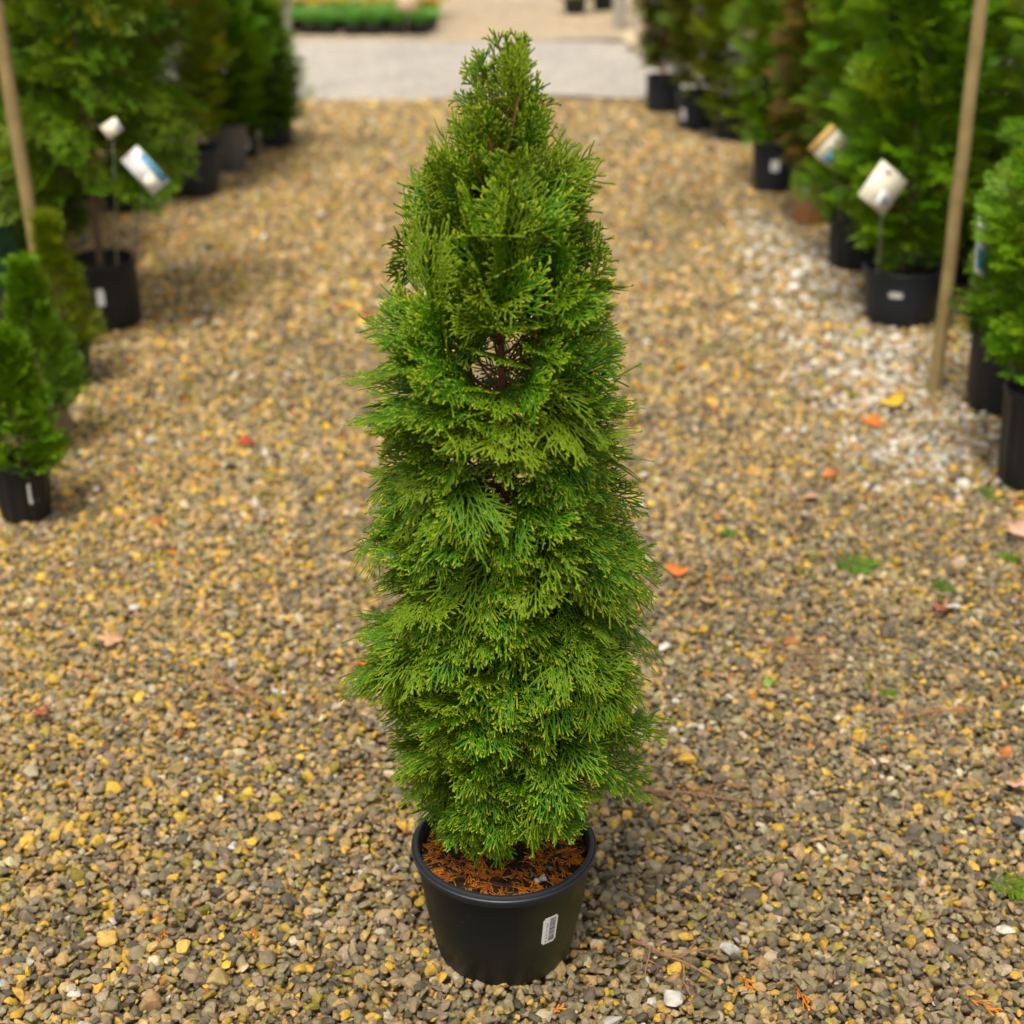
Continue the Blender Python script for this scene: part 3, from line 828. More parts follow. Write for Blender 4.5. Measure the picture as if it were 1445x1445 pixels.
def crown_bg(kind, zlo, zhi, rad, n, seed, mats, size=1.0, dead=0.0, lean=(0, 0)):
    """kind: column, cone, loose or bush; returns foliage mesh"""
    q = np.random.default_rng(seed); acc = Acc()
    up = {'column': 55, 'cone': 50, 'loose': 12, 'bush': 30}[kind]
    ph = q.uniform(0, 6.28, 4)
    n = int(n * 1.35)
    for k in range(n):
        u = q.random(); z = zlo + (zhi - zlo) * u
        if kind == 'column': r = rad * min(1, 0.40 + 2.2 * u) * min(1, (1 - u) * 2.6 + 0.15)
        elif kind == 'cone': r = rad * min(1, 0.6 + 3 * u) * (1 - u) ** 0.8 + 0.012
        elif kind == 'bush': r = rad * math.sqrt(max(0.02, 1 - (2 * u - 0.85) ** 2 / 1.45))
        else: r = rad * (1 - 0.55 * u)
        a = k * 2.39996 + q.normal(0, 0.3)
        r *= 1 + 0.22 * math.sin(2 * a + z * 9 + ph[0]) * math.cos(z * 13 + ph[1]) + q.normal(0, 0.08)
        L = 0.14 * size * q.uniform(0.7, 1.25)
        rb_ = max(r - L * q.uniform(0.55, 0.95), 0.01) if q.random() < 0.72 else r * q.uniform(0.2, 0.7)
        el_ = R(up + q.normal(0, 16)) * (0.6 + 0.5 * u)
        rv = np.array((math.cos(a), math.sin(a), 0))
        ax = rv * math.cos(el_) + np.array((0, 0, math.sin(el_)))
        B = frame(ax, rv * 0.5 + np.array((0, 0, 0.9)), q.normal(0, 0.7))
        V, Q, t = (BL if kind in ('loose', 'column') else BS)[int(q.integers(0, 6))]
        s = L / 0.14
        sv = 0.95 if q.random() < dead else float(np.clip(q.normal(0.18, 0.16), 0, 0.7))
        p0 = rv * rb_ + np.array((lean[0] * u, lean[1] * u, z - L * 0.3))
        W = (V * s) @ B.T + p0
        W[:, 2] = np.maximum(W[:, 2], 0.012)
        acc.add(W, Q, tt=t, svar=sv)
    return acc.mesh('crown', [mats])

def potted(name, label, cat, loc, pot, plant, group=None, seed=0, rz=0):
    root = tag(empty(name, (*loc, 0), rz), label, cat, group)
    rt, rb, h, pm = pot[:4]; ribs = pot[4] if len(pot) > 4 else 0; lab = pot[5] if len(pot) > 5 else None
    make_pot(root, rt, rb, h, M[pm], M[pm], ribs, lab, 48, 0.010)
    link('soil', soil_mesh(rt - 0.014, h - 0.035, seed, M['soil'], 6, 0.006), root)
    kind, zlo, zhi, rad, n, fm = plant[:6]; kw = plant[6] if len(plant) > 6 else {}
    tk = Acc(); q = np.random.default_rng(seed + 5); th_ = kw.pop('trunk', 0.009)
    zz = np.linspace(h - 0.05, zhi - (zhi - zlo) * 0.12, 9); ln = kw.get('lean', (0, 0))
    tube(tk, [(ln[0] * (z - zlo) / (zhi - zlo) * (z > zlo) + q.normal(0, 0.006), ln[1] * (z - zlo) / (zhi - zlo) * (z > zlo) + q.normal(0, 0.006), z) for z in zz], np.linspace(th_, th_ * 0.35, 9), 7)
    link('trunk', tk.mesh('trunk', [M['bark_grey']], True), root)
    c = link('crown', crown_bg(kind, zlo, zhi, rad, n, seed, M[fm], **kw), root); c.color = (0, 0, 0, 1)
    return root

def PL(z0, z1, deg, wid): return (z0, z1, R(deg), wid, False)
GL, GR = 'potted evergreens along the path on the side of the two small cones', 'potted evergreens along the path on the side of the long wooden stake'
# ---- the row on the -X side
potted('potted_conifer', 'small feathery conifer in a ribbed black nursery pot with a white sticker', 'potted plant', (-1.315, 3.72), (0.080, 0.064, 0.165, 'pot_bg', 26, PL(0.055, 0.115, -52, 0.36)), ('cone', 0.15, 0.50, 0.135, 620, 'thuja_bright', dict(size=0.50)), GL, 11)
potted('potted_conifer', 'small pointed green cone behind the ribbed black pot', 'potted plant', (-1.40, 4.22), (0.085, 0.068, 0.15, 'pot_taupe', 0, PL(0.10, 0.14, -20, 0.3)), ('cone', 0.13, 0.56, 0.125, 1000, 'thuja_bright', dict(size=0.34)), GL, 12)
potted('potted_conifer', 'pointed yellowish green cone just in front of the large black pot', 'potted plant', (-1.49, 4.78), (0.095, 0.075, 0.15, 'pot_bg'), ('cone', 0.12, 0.56, 0.135, 900, 'yellow_green', dict(size=0.36)), GL, 13)
potted('potted_conifer', 'open bright green conifer with a thin bare trunk in a large black stickered pot', 'potted tree', (-1.52, 5.45), (0.135, 0.128, 0.245, 'pot_bg', 0, PL(0.10, 0.165, -80, 0.22)), ('loose', 0.60, 2.0, 0.33, 520, 'thuja_mid', dict(size=1.45, dead=0.06, trunk=0.014)), GL, 14)
potted('potted_spruce', 'blue green bushy conifer in a grey pot beside the leaning wooden stake', 'potted plant', (-1.93, 5.30), (0.10, 0.085, 0.17, 'pot_grey'), ('bush', 0.17, 0.62, 0.16, 380, 'blue_green', dict(size=0.6)), GL, 15)
potted('potted_conifer', 'yellow green columnar tree with a short bare trunk in a wide black pot', 'potted tree', (-1.60, 7.62), (0.145, 0.115, 0.23, 'pot_slate'), ('column', 0.34, 1.75, 0.20, 520, 'yellow_green', dict(dead=0.10, trunk=0.016)), GL, 16)
potted('potted_conifer', 'dark green columnar tree in the light grey pot', 'potted tree', (-1.53, 8.20), (0.115, 0.09, 0.25, 'pot_grey', 20), ('column', 0.28, 0.90, 0.19, 460, 'thuja_bright', {}), GL, 17)
potted('potted_conifer', 'dark conifer in a black pot tucked behind the tag and the wide black pot', 'potted tree', (-1.86, 7.30), (0.12, 0.10, 0.22, 'pot_bg'), ('column', 0.30, 1.9, 0.26, 520, 'thuja_dark', {}), GL, 18)
potted('potted_conifer', 'dense deep green column nearest the grey pot at the far end of the row', 'potted tree', (-1.53, 8.58), (0.11, 0.09, 0.19, 'pot_bg', 0, PL(0.05, 0.11, -60, 0.5)), ('column', 0.16, 0.86, 0.21, 520, 'thuja_dark', {}), GL, 19)
potted('potted_conifer', 'dense green column standing last in the row before the pale road', 'potted tree', (-1.37, 8.88), (0.105, 0.085, 0.17, 'pot_slate'), ('column', 0.14, 0.82, 0.17, 480, 'thuja_bright', dict(lean=(-0.08, 0))), GL, 20)
potted('potted_conifer', 'bushy green conifer filling the gap behind the thin bare trunk', 'potted plant', (-2.00, 6.30), (0.11, 0.09, 0.19, 'pot_bg'), ('bush', 0.16, 1.25, 0.26, 520, 'thuja_dark', {}), GL, 28)
potted('potted_conifer', 'low dark conifer between the wooden stake and the large black pot', 'potted plant', (-2.12, 5.80), (0.11, 0.09, 0.19, 'pot_bg'), ('bush', 0.15, 1.0, 0.24, 480, 'thuja_mid', {}), GL, 29)
for i, (x, y, fm, kd) in enumerate([(-2.25, 6.35, 'thuja_dark', 'loose'), (-2.25, 6.75, 'thuja_bright', 'column'), (-2.2, 7.6, 'thuja_dark', 'loose'), (-2.15, 8.5, 'thuja_dark', 'column'), (-2.75, 6.6, 'thuja_dark', 'column')]):
    potted('potted_conifer', ['tall dark loose conifer behind the open bright conifer', 'tall bright column between the open conifer and the yellow green one, second row', 'tall dark loose conifer behind the wide black pot, second row',
           'tall dark column behind the grey pot, second row', 'tall dark column in the third row behind the open bright conifer'][i], 'potted tree', (x, y), (0.13, 0.11, 0.24, 'pot_bg'), (kd, 0.26, 2.0, 0.42 if kd == 'loose' else 0.30, 560, fm, dict(size=1.15)), GL, 30 + i)
# ---- the row on the +X side
potted('potted_conifer', 'slender brownish green column in the farthest black pot before the pale road', 'potted tree', (0.985, 10.05), (0.122, 0.108, 0.225, 'pot_slate'), ('column', 0.30, 1.7, 0.17, 560, 'olive', dict(dead=0.22)), GR, 41)
potted('potted_conifer', 'olive column in the second farthest black pot', 'potted tree', (1.13, 9.42), (0.135, 0.105, 0.225, 'pot_slate', 0, PL(0.06, 0.13, -140, 0.3)), ('column', 0.28, 1.7, 0.19, 600, 'olive', dict(dead=0.12)), GR, 42)
potted('potted_conifer', 'low yellow green conifer whose foliage spills over its small stickered pot', 'potted tree', (1.30, 9.08), (0.115, 0.09, 0.21, 'pot_slate', 0, PL(0.13, 0.20, -130, 0.4)), ('column', 0.14, 1.6, 0.21, 620, 'yellow_green', {}), GR, 43)
potted('potted_conifer', 'leafy green column in the slate pot with a round white sticker', 'potted tree', (1.33, 7.72), (0.118, 0.092, 0.255, 'pot_slate', 0, PL(0.11, 0.17, -95, 0.42)), ('column', 0.26, 1.8, 0.21, 520, 'thuja_bright', dict(dead=0.06)), GR, 44)
potted('potted_conifer', 'brown tinged column in the muddy terracotta coloured pot', 'potted tree', (1.41, 7.05), (0.105, 0.088, 0.20, 'pot_tan', 0, PL(0.13, 0.19, -125, 0.42)), ('column', 0.22, 1.8, 0.19, 480, 'olive', dict(dead=0.30)), GR, 45)
potted('potted_conifer', 'green column in the ribbed black pot beside the terracotta coloured one', 'potted tree', (1.44, 6.26), (0.112, 0.096, 0.235, 'pot_bg', 24), ('column', 0.20, 1.9, 0.21, 560, 'thuja_bright', dict(dead=0.05)), GR, 46)
potted('potted_conifer', 'bright green feathery conifer in the wide slate pot with a white sticker and a tag', 'potted tree', (1.46, 5.50), (0.150, 0.122, 0.205, 'pot_slate', 0, PL(0.115, 0.150, -112, 0.36)), ('column', 0.27, 1.45, 0.25, 620, 'thuja_bright', dict(size=1.1)), GR, 47)
potted('potted_conifer', 'green conifer in the dark pot half hidden behind the wide slate pot', 'potted tree', (1.80, 6.05), (0.14, 0.115, 0.23, 'pot_bg'), ('column', 0.22, 2.0, 0.28, 560, 'thuja_bright', dict(dead=0.05)), GR, 48)
potted('potted_cypress', 'leafy green shrub in a tall smooth pot just behind the wooden stake', 'potted plant', (1.56, 4.55), (0.118, 0.098, 0.27, 'pot_bg'), ('bush', 0.27, 1.05, 0.17, 520, 'thuja_dark', dict(size=0.8, lean=(0.22, 0.0))), GR, 49)
potted('potted_cypress', 'bright flat leaved shrub in the black pot cut by the right edge', 'potted plant', (1.495, 3.95), (0.128, 0.108, 0.28, 'pot_bg', 30), ('bush', 0.36, 1.00, 0.225, 800, 'thuja_bright', dict(size=0.72, dead=0.03)), GR, 50)
for i, (x, y, fm, kd) in enumerate([(2.0, 5.15, 'thuja_bright', 'column'), (2.25, 5.9, 'thuja_dark', 'loose'), (2.0, 6.85, 'yellow_green', 'column'), (1.92, 7.8, 'thuja_dark', 'column'), (1.85, 8.7, 'thuja_bright', 'column'), (1.72, 9.7, 'olive', 'column'), (2.6, 6.9, 'thuja_dark', 'column'), (2.5, 8.2, 'thuja_dark', 'loose'), (1.9, 10.6, 'thuja_dark', 'column')]):
    potted('potted_conifer', ['tall bright conifer behind the long wooden stake, second row', 'tall dark loose conifer in the upper right corner behind the stake', 'tall yellowish column behind the ribbed black pot, second row', 'tall dark column behind the terracotta coloured pot, second row',
           'tall bright column behind the slate pot with the round sticker, second row', 'tall olive column behind the low yellow green conifer, second row', 'tall dark column in the third row behind the yellowish column', 'tall dark loose conifer in the third row behind the slate pot', 'tall dark column at the road end of the second row'][i],
           'potted tree', (x, y), (0.135, 0.115, 0.24, 'pot_bg'), (kd, 0.24, 2.05, 0.45 if kd == 'loose' else 0.30, 600, fm, dict(size=1.1, dead=0.05)), GR, 60 + i)

# ---- strap-leaved plants and yellow flowers beyond the road
def strap_plant(name, label, cat, loc, h, rad, fm, group, seed, n=160):
    root = tag(empty(name, (*loc, 0)), label, cat, group); q = np.random.default_rng(seed)
    make_pot(root, 0.115, 0.09, 0.095, M['pot_bg'], M['pot_bg'], 0, None, 32, 0.008)
    link('soil', soil_mesh(0.10, 0.072, seed, M['soil'], 5), root)
    V, Q, T, sv = [], [], [], []
    for k in range(n):
        a = q.uniform(0, 6.28); d = np.array((math.cos(a), math.sin(a), 0)); la = np.array((-d[1], d[0], 0)); out = rad * math.sqrt(q.random()); hh = h * q.uniform(0.6, 1.0)
        wv = 0.006; b = d * out * 0.35; v_ = q.uniform(0, 0.5)
        for j in range(4):
            u = j / 3; p = b + d * out * 0.75 * u ** 1.6 + np.array((0, 0, 0.07 + (hh - 0.07) * (u * 1.25 - 0.25 * u ** 3)))
            ww = wv * (1 - 0.75 * u ** 2); V.extend([p - la * ww, p + la * ww + (0, 0, 0.002)]); T.extend([0.3 + 0.7 * u] * 2); sv.extend([v_] * 2)
        i = len(V) - 8
        Q.extend([(i + 2 * j, i + 2 * j + 1, i + 2 * j + 3, i + 2 * j + 2) for j in range(3)])
    o = link('leaves', mesh_np('leaves', V, Q, None, [M[fm]], {'tt': T, 'svar': sv}), root); o.color = (0, 0, 0, 1); o['kind'] = 'stuff'
    return root
k = 0
for row, y in enumerate((14.0, 14.35)):
    for x in np.arange(-0.82, -2.9, -0.20):
        strap_plant('potted_lily_turf', 'low strap leaved plant in the green bed beyond the pale road', 'potted plant', (x + 0.04 * math.sin(k * 3), y + 0.03 * math.cos(k * 5)), 0.235 + 0.02 * math.sin(k), 0.20, 'liriope', 'strap leaved plants in the bed beyond the road', 200 + k); k += 1

def flower_plant(loc, seed, label, group, fm, name, h=0.50, rad=0.22):
    root = tag(empty(name, (*loc, 0)), label, 'potted plant', group)
    make_pot(root, 0.12, 0.095, 0.15, M['pot_bg'], M['pot_bg'], 0, None, 32, 0.008)
    o = link('flower_head' if fm == 'mum' else 'crown', crown_bg('bush', 0.13, h, rad, 260, seed, M[fm], size=0.45), root); o.color = (0, 0, 0, 1); o['kind'] = 'stuff'
k = 0
for row, y in enumerate((14.85, 15.3)):
    for x in np.arange(-0.85, -4.2, -0.30):
        flower_plant((x + 0.05 * math.sin(k * 2.3), y), 300 + k, 'yellow flowering plant in the blurred yellow band along the top edge', 'yellow flowering plants beyond the strap leaved bed', 'mum', 'potted_chrysanthemum'); k += 1
for k, (x, y, fm, lb_) in enumerate([(0.62, 15.6, 'yellow_green', 'low yellow green shrub at the far edge right of the treetop'), (0.92, 15.9, 'yellow_green', 'low yellow green shrub between the two far poles'), (1.35, 14.9, 'thuja_dark', 'low dark shrub beside the far grey pole'), (1.62, 15.4, 'thuja_dark', 'low dark shrub behind the far grey pole, partly hidden by the columns'), (1.75, 14.2, 'thuja_dark', 'low dark shrub nearest the road behind the farthest columns')]):
    flower_plant((x, y), 350 + k, lb_, 'low shrubs beyond the road', fm, 'potted_shrub', 0.55, 0.22)

# ------------------------------------------------------------------ stakes, poles, tags
def post(name, label, cat, base, top, rad, mat, flat=1.0):
    acc = Acc(); base, top = np.array(base, float), np.array(top, float); q = np.random.default_rng(int(abs(base[0]) * 100))
    pts = [base + (top - base) * t + np.array((q.normal(0, 0.0015), q.normal(0, 0.0015), 0)) for t in np.linspace(0, 1, 14)]
    tube(acc, pts, np.linspace(rad * 1.02, rad * 0.96, 14), 10)
    o = link(name, acc.mesh(name, [M[mat]], True)); return tag(o, label, cat)
post('wooden_stake', 'long tan wooden stake standing upright in front of the tall green conifers', 'stake', (1.395, 4.70, -0.05), (1.395, 4.72, 2.1), 0.0215, 'stake')
post('wooden_stake', 'tan wooden stake at the left edge behind the pointed cones', 'stake', (-1.60, 5.02, -0.05), (-1.66, 5.02, 1.9), 0.0235, 'stake')
post('metal_pole', 'thin pale pole beside the pale road at the end of the evergreen row', 'pole', (-1.50, 10.50, -0.05), (-1.50, 10.5, 2.0), 0.032, 'pole')
post('metal_pole', 'grey pole among the low shrubs beyond the road', 'pole', (0.97, 14.3, -0.05), (0.97, 14.3, 2.0), 0.06, 'pole')
post('bamboo_cane', 'thin cane standing in the foliage above the cream tag', 'cane', (1.55, 6.10, 0.2), (1.53, 6.12, 2.2), 0.014, 'bark_grey')
post('bamboo_cane', 'thin cane in the dark foliage at the upper right corner', 'cane', (1.70, 4.95, 0.0), (1.68, 4.95, 2.2), 0.009, 'bark_grey')

def card(w_, h_, t_, name, mats, patches):
    """flat card with printed patches lifted 0.4 mm; centre at origin, in XZ"""
    V, Q, mi = [], [], []
    def box(x0, x1, z0, z1, y0, y1, m):
        i = len(V)
        V.extend([(x0, y0, z0), (x1, y0, z0), (x1, y0, z1), (x0, y0, z1), (x0, y1, z0), (x1, y1, z0), (x1, y1, z1), (x0, y1, z1)])
        for f in ((0, 1, 2, 3), (5, 4, 7, 6), (4, 0, 3, 7), (1, 5, 6, 2), (3, 2, 6, 7), (4, 5, 1, 0)): Q.append(tuple(i + a for a in f)); mi.append(m)
    box(-w_ / 2, w_ / 2, -h_ / 2, h_ / 2, -t_, t_, 0)
    for (x0, x1, z0, z1, m) in patches: box(x0 * w_, x1 * w_, z0 * h_, z1 * h_, -t_ - 0.0006, -t_ - 0.0001, m)
    return mesh_np(name, V, Q, None, mats, None, False, mi)

def plant_tag(label, base, c, tilt, yaw, w_, h_, patches, mats):
    root = tag(empty('plant_tag', base), label, 'plant tag', 'nursery plant tags on sticks')
    base, c = np.array(base, float), np.array(c, float)
    acc = Acc(); tube(acc, [(0, 0, 0), tuple((c - base) * 0.5 + np.array((0.004, 0, 0))), tuple((c - base) * 0.98)], 0.0032, 6)
    link('stick', acc.mesh('stick', [M['tag_stick']], True), root)
    link('panel', card(w_, h_, 0.0012, 'panel', mats, patches), root, tuple(c - base + np.array((0, -0.007, 0))), (R(-14), R(tilt), R(yaw)))
    return root
MT = [M['tag_cream'], M['tag_blue'], M['tag_orange'], M['white_plastic'], M['grey_ink']]
MW = [M['white_plastic'], M['tag_blue'], M['tag_orange'], M['tag_cream'], M['grey_ink']]
plant_tag('cream tag with a blue print, tilted like a diamond over the wide slate pot', (1.345, 5.42, 0.185), (1.277, 5.20, 0.56), 38, 6, 0.125, 0.145, [(0.02, 0.36, -0.40, -0.02, 3), (0.14, 0.34, -0.30, -0.06, 1), (-0.4, -0.05, 0.3, 0.42, 3)], MT)
plant_tag('smaller cream tag with an orange band beside the ribbed black pot', (1.36, 6.17, 0.21), (1.216, 5.85, 0.58), 40, -14, 0.105, 0.125, [(-0.5, -0.2, -0.5, 0.5, 2), (0.15, 0.4, -0.42, -0.1, 1)], MT)
plant_tag('narrow white tag turned half edgewise beside the wooden stake', (1.43, 4.06, 0.26), (1.275, 4.02, 0.655), 24, 48, 0.10, 0.15, [(-0.4, 0.4, -0.40, -0.05, 1), (-0.3, 0.3, 0.1, 0.3, 3)], MW)
plant_tag('white tag with a blue edge leaning over the gap left of the wide black pot', (-1.405, 5.44, 0.22), (-1.245, 5.15, 0.63), -36, 30, 0.075, 0.155, [(0.22, 0.48, -0.45, 0.30, 1), (-0.4, 0.1, -0.4, -0.1, 3)], MW)
plant_tag('small crumpled beige tag on a stick in front of the open bright conifer', (-1.44, 5.37, 0.22), (-1.33, 5.10, 0.78), -30, 10, 0.06, 0.05, [(0.2, 0.5, -0.5, 0.1, 4)], MT)

plant_tag('small peach coloured sign standing in the strap leaved bed beyond the road', (-0.93, 13.74, 0.0), (-0.905, 13.70, 0.30), 4, 0, 0.17, 0.15, [], [M['peach']] * 5)
o = link('boulder', st_obj[4], None, (0.98, 12.95, 0.07), (0.2, 0.9, 0.4)); o.scale = (0.13, 0.10, 0.12); o.color = (0.56, 0.46, 0.30, 1)
tag(o, 'pale buff boulder at the edge of the road before the farthest pot', 'boulder')

# ------------------------------------------------------------------ what lies on the gravel
def leaf_mesh(seed, s, mat, lobes=5):
    q = np.random.default_rng(seed); n = 40; V = [(0, 0, 0.004 * 1)]; ang = np.linspace(0, 2 * math.pi, n, endpoint=False)
    for a in ang:
        r = s * (0.55 + 0.45 * abs(math.cos(a * lobes / 2)) ** 1.2) * (0.85 + 0.25 * math.cos(a)) * q.uniform(0.93, 1.07)
        x, y = r * math.cos(a), r * math.sin(a) * 0.85
        V.append((x, y, 0.006 + 0.45 * (y * y) / s + 0.25 * x * x / s * (1 if seed % 2 else -0.6) + q.normal(0, 0.0012)))
    T = [(0, 1 + k, 1 + (k + 1) % n) for k in range(n)]
    me = mesh_np('leaf', V, None, T, [mat], None, True)
    bm = bmesh.new(); bm.from_mesh(me); bmesh.ops.solidify(bm, geom=bm.faces[:], thickness=0.0007)
    # stalk
    bm.to_mesh(me); bm.free()
    return me
def leaf_mat(name, a, b):
    m, n, l, out = new_mat(name); tc = coords(n)
    r = ramp(n, [(0.3, a), (0.7, b)]); l.new(noise(n, l, 60, 5, tc), r.inputs[0])
    p = n.new('ShaderNodeBsdfPrincipled'); l.new(r.outputs[0], p.inputs['Base Color']); p.inputs['Roughness'].default_value = 0.55
    l.new(p.outputs[0], out.inputs[0]); return m
LM = {'orange': leaf_mat('orange_leaf', (0.50, 0.11, 0.015), (0.62, 0.20, 0.03)), 'rust': leaf_mat('rust_leaf', (0.26, 0.06, 0.03), (0.40, 0.11, 0.05)), 'tan': leaf_mat('tan_leaf', (0.42, 0.22, 0.10), (0.55, 0.32, 0.17)),
      'pink': leaf_mat('pink_tan_leaf', (0.50, 0.27, 0.19), (0.62, 0.38, 0.27)), 'red': leaf_mat('red_leaf', (0.40, 0.05, 0.02), (0.5, 0.09, 0.04)), 'green': leaf_mat('green_leaf', (0.10, 0.20, 0.02), (0.22, 0.32, 0.04)), 'yellow': leaf_mat('yellow_leaf', (0.62, 0.36, 0.02), (0.72, 0.48, 0.05))}
for k, (x, y, s, m_, lb_) in enumerate([
    (-0.325, 2.90, 0.028, 'orange', 'bright orange leaf touching the lower foliage of the arborvitae'), (-0.918, 3.02, 0.030, 'tan', 'tan lobed leaf lying flat on the gravel toward the left edge'), (-0.81, 4.23, 0.026, 'red', 'small red leaf alone on the blurred gravel left of the arborvitae'),
    (0.415, 3.35, 0.027, 'orange', 'orange leaf beside the arborvitae, its tip bent'), (1.125, 4.38, 0.034, 'orange', 'vivid orange leaf on the blurred gravel in front of the stake'), (1.34, 3.60, 0.050, 'pink', 'pinkish curled leaf in front of the black pot at the right edge'),
    (0.825, 3.81, 0.030, 'pink', 'pale pink leaf on the gravel right of the arborvitae'), (0.47, 3.20, 0.020, 'tan', 'narrow tan leaf below the bent orange leaf'), (1.02, 3.16, 0.026, 'rust', 'rust coloured leaf near the green sprig'), (1.22, 4.55, 0.040, 'yellow', 'yellow leaf on the white stones near the stake'),
    (0.92, 3.98, 0.026, 'orange', 'orange leaf between the pink leaf and the stake'), (-0.99, 2.70, 0.017, 'rust', 'small dark red leaf low at the left edge'), (0.56, 2.83, 0.016, 'green', 'small olive leaf right of the arborvitae'), (0.30, 5.20, 0.03, 'rust', 'rust leaf far back behind the arborvitae, to its right'),
    (-0.55, 5.50, 0.03, 'rust', 'rust leaf far back behind the arborvitae, to its left'), (0.98, 2.44, 0.024, 'pink', 'pink curled leaf at the right edge above the dark stone')]):
    q = random.Random(k)
    tag(link('fallen_leaf', leaf_mesh(k, s * 1.35, LM[m_], 5 if k % 3 else 3), None, (x, y, 0.0035), (q.uniform(-0.25, 0.25), q.uniform(-0.25, 0.25), q.uniform(0, 6.28))), lb_, 'leaf', 'leaves fallen on the gravel')

def twig_mesh(seed, L, fork):
    q = np.random.default_rng(seed); acc = Acc()
    def grow(p, a, ln, r, d):
        pts = [np.array(p, float)]
        for _ in range(5):
            a += q.normal(0, 0.16); pts.append(pts[-1] + np.array((math.cos(a), math.sin(a), q.normal(0, 0.03))) * ln / 5); pts[-1][2] = max(pts[-1][2], 0.006)
        tube(acc, pts, np.linspace(r, r * 0.5, 6), 5)
        if d:
            for j in range(fork): grow(pts[1 + j % 4], a + (1 if j % 2 else -1) * q.uniform(0.5, 1.0), ln * q.uniform(0.35, 0.6), r * 0.65, d - 1)
    grow((0, 0, 0.008), 0, L, 0.0030, 2)
    return acc.mesh('twig', [M['twig']], True)
for k, (x, y, L, rz, lb_) in enumerate([(-0.52, 2.74, 0.20, 150, 'forked dry twig on the gravel left of the arborvitae'), (0.55, 3.02, 0.24, -35, 'branched dry twig on the gravel right of the arborvitae'), (0.24, 2.42, 0.24, 8, 'pale forked twig right of the black pot'),
                                        (0.98, 2.72, 0.26, 195, 'dry twig reaching in at the right edge'), (0.20, 1.99, 0.16, -25, 'thin twig at the foot of the black pot')]):
    tag(link('dry_twig', twig_mesh(60 + k, L, 3), None, (x, y, 0.002), (0, 0, R(rz))), lb_, 'twig', 'twigs on the gravel')

sp_green = [mesh_np('sprig', *(lambda s_: (s_[0], s_[1]))(spray(950 + i, 0.10, -0.1 + 0.2 * i, 0.0013, 1.1)), None, [M['thuja_bright']], {'tt': spray(950 + i, 0.10, -0.1 + 0.2 * i, 0.0013, 1.1)[2]}) for i in range(2)]
sp_dead = [mesh_np('sprig', *(lambda s_: (s_[0], s_[1]))(spray(960 + i, 0.05, 0.1, 0.0012, 0.8, 0.7)), None, [M['dead']], {'tt': spray(960 + i, 0.05, 0.1, 0.0012, 0.8, 0.7)[2]}) for i in range(2)]
for k, (x, y, s, rz, kd, lb_) in enumerate([
    (0.80, 3.44, 1.15, -35, 'g', 'largest green cedar sprig lying right of the arborvitae'), (1.01, 3.27, 0.9, 30, 'g', 'green sprig between the largest sprig and the right edge'), (0.83, 2.16, 0.8, -30, 'g', 'green sprig near the lower right corner'),
    (1.27, 3.86, 1.3, 10, 'g', 'green sprig at the foot of the black pot at the right edge'), (0.55, 3.55, 0.55, 60, 'g', 'small green sprig just right of the arborvitae'), (0.78, 2.80, 0.5, -20, 'g', 'tiny green sprig on the gravel below the branched twig'), (1.30, 3.42, 0.6, 150, 'g', 'small green sprig at the right edge below the pink leaf'),
    (0.365, 1.915, 0.8, -60, 'd', 'orange dead sprig right of the pot near the bottom edge'), (0.455, 1.885, 1.0, -75, 'd', 'longer rust coloured dead sprig near the bottom edge'), (0.72, 1.86, 1.1, -30, 'd', 'rust coloured dead sprig near the bottom right corner'), (0.78, 2.22, 0.7, 70, 'd', 'orange dead sprig beside the green one at the lower right'),
    (-0.63, 2.08, 0.35, 40, 'd', 'small orange fragment on the gravel at the lower left'), (1.37, 3.80, 1.3, -30, 'd', 'long orange dead sprig in front of the black pot at the right edge')]):
    o = link('fallen_sprig', (sp_green if kd == 'g' else sp_dead)[k % 2], None, (x, y, 0.007), (0.05, 0.06, R(rz))); o.scale = (s, s, s); o.color = (0.1 * (k % 3), 0, 0, 1)
    tag(o, lb_, 'sprig', 'sprigs fallen on the gravel')
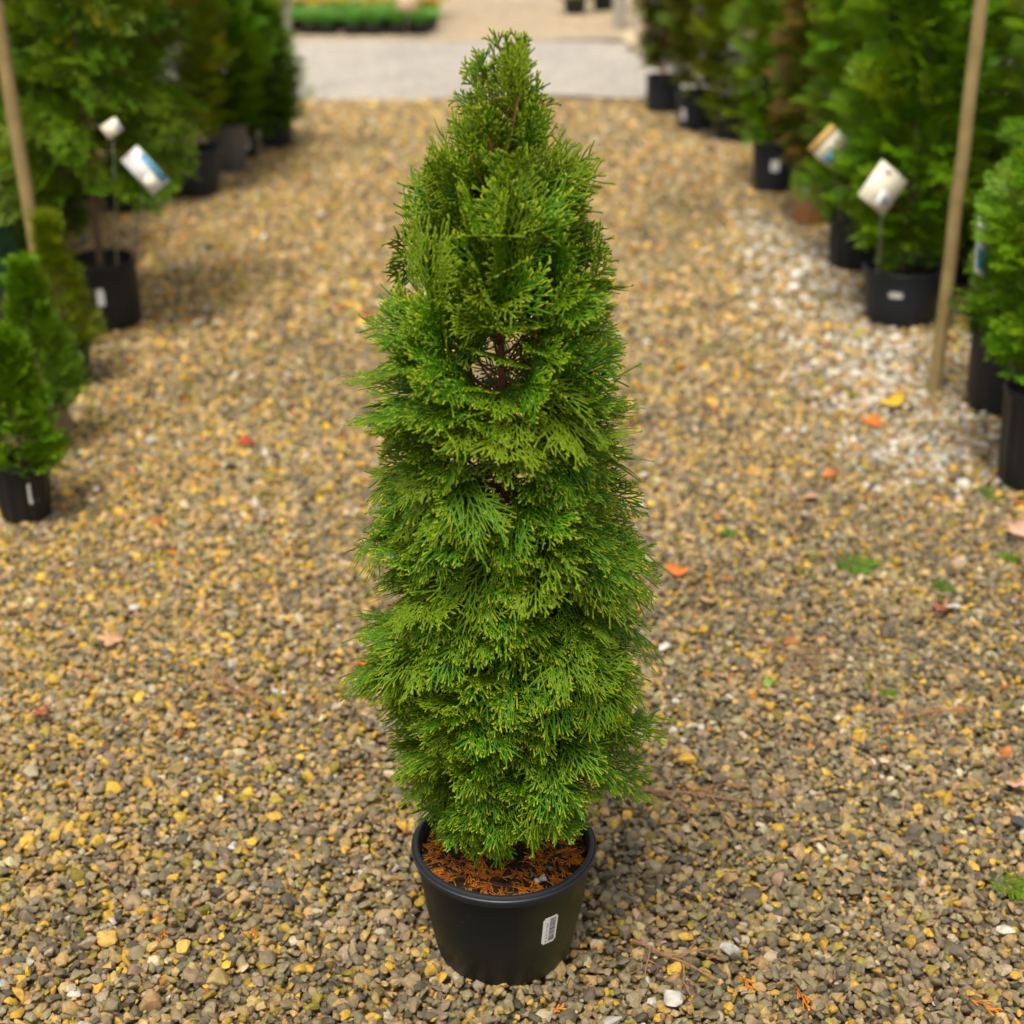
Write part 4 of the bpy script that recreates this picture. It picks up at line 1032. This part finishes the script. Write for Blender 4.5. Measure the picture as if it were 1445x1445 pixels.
for k, (x, y, s, c, lb_) in enumerate([(0.945, 2.325, 0.017, (0.06, 0.062, 0.068), 'dark slate grey stone at the right edge'), (0.255, 1.86, 0.018, (0.48, 0.46, 0.42), 'large pale grey stone near the bottom edge right of the pot'), (0.83, 2.02, 0.017, (0.62, 0.58, 0.48), 'large cream stone near the lower right corner'), (0.93, 2.02, 0.016, (0.66, 0.63, 0.58), 'large white stone at the lower right edge'),
                                       (0.345, 2.98, 0.018, (0.58, 0.56, 0.52), 'pale square stone on the darker gravel right of the tree'), (0.36, 1.97, 0.017, (0.45, 0.43, 0.40), 'grey stone with a pale top above the orange dead sprig'), (-0.68, 2.00, 0.020, (0.58, 0.38, 0.10), 'large yellow stone at the lower left'), (-0.90, 3.17, 0.018, (0.60, 0.58, 0.55), 'white stone on the yellowish gravel left of the tree'), (1.05, 3.18, 0.020, (0.62, 0.60, 0.58), 'white stone near the green sprig'), (0.155, 1.80, 0.02, (0.42, 0.40, 0.37), 'grey stone at the bottom edge'), (-0.545, 1.98, 0.016, (0.58, 0.39, 0.09), 'yellow stone beside the large yellow one')]):
    o = link('large_stone', st_obj[(k * 3) % N_ST], None, (x, y, 0.006), (0.2, 0.1, k * 1.1)); o.scale = (s, s, s * 0.9); o.color = (*c, 1)
    tag(o, lb_, 'stone', 'larger stones on the gravel')

# small orange and rust fragments of dead cedar foliage, thickest on the far gravel and along the pots
lit = Acc(); q = np.random.default_rng(77)
frag = [spray(980 + i, 0.016, 0.1, 0.0011, 1.0, 0.8) for i in range(4)]
for k in range(1100):
    y = 1.8 + 6.4 * q.random() ** 0.8; hw = 0.40 * y + 0.3; x = q.uniform(-hw, hw)
    side = 0.25 + 0.75 * np.clip((x - 0.35) / 0.9, 0, 1) + 0.5 * np.clip((y - 3.6) / 2, 0, 1)
    if q.random() > side or np.hypot(x - POT_X, y - POT_Y) < 0.13: continue
    V, Q, t = frag[k % 4]; s = q.uniform(0.5, 1.5) * (1 + 0.25 * (y - 2))
    B = frame(np.array((math.cos(k), math.sin(k), q.normal(0, 0.2))), np.array((q.normal(0, 0.3), q.normal(0, 0.3), 1)), 0)
    lit.add((V * s) @ B.T + np.array((x, y, 0.004)), Q, tt=np.clip(t + 0.15, 0, 1), svar=float(np.clip(q.normal(0.35, 0.3), 0, 0.9)))
o = link('leaf_litter', lit.mesh('leaf_litter', [M['dead']])); o.color = (0, 0, 0, 1)
tag(o, 'small rusty orange fragments of dead foliage scattered over the gravel', 'leaf litter', kind='stuff')
wd = Acc()
for k in range(150):
    y = 3.3 + 4.0 * q.random(); x = q.normal(0.85, 0.35) if q.random() < 0.8 else q.uniform(-1.2, 0.6)
    V, Q, t = BS[k % 6]
    for j in range(3):
        a_ = q.uniform(0, 6.28); B = frame(np.array((math.cos(a_), math.sin(a_), 0.35)), np.array((0, 0, 1.0)), 0)
        wd.add(V * q.uniform(0.10, 0.24) @ B.T + np.array((x, y, 0.001)), Q, tt=t, svar=float(q.uniform(0, 0.5)))
o = link('weeds', wd.mesh('weeds', [M['thuja_bright']])); o.color = (0, 0, 0, 1)
tag(o, 'tiny green weed sprouts among the stones', 'weeds', kind='stuff')
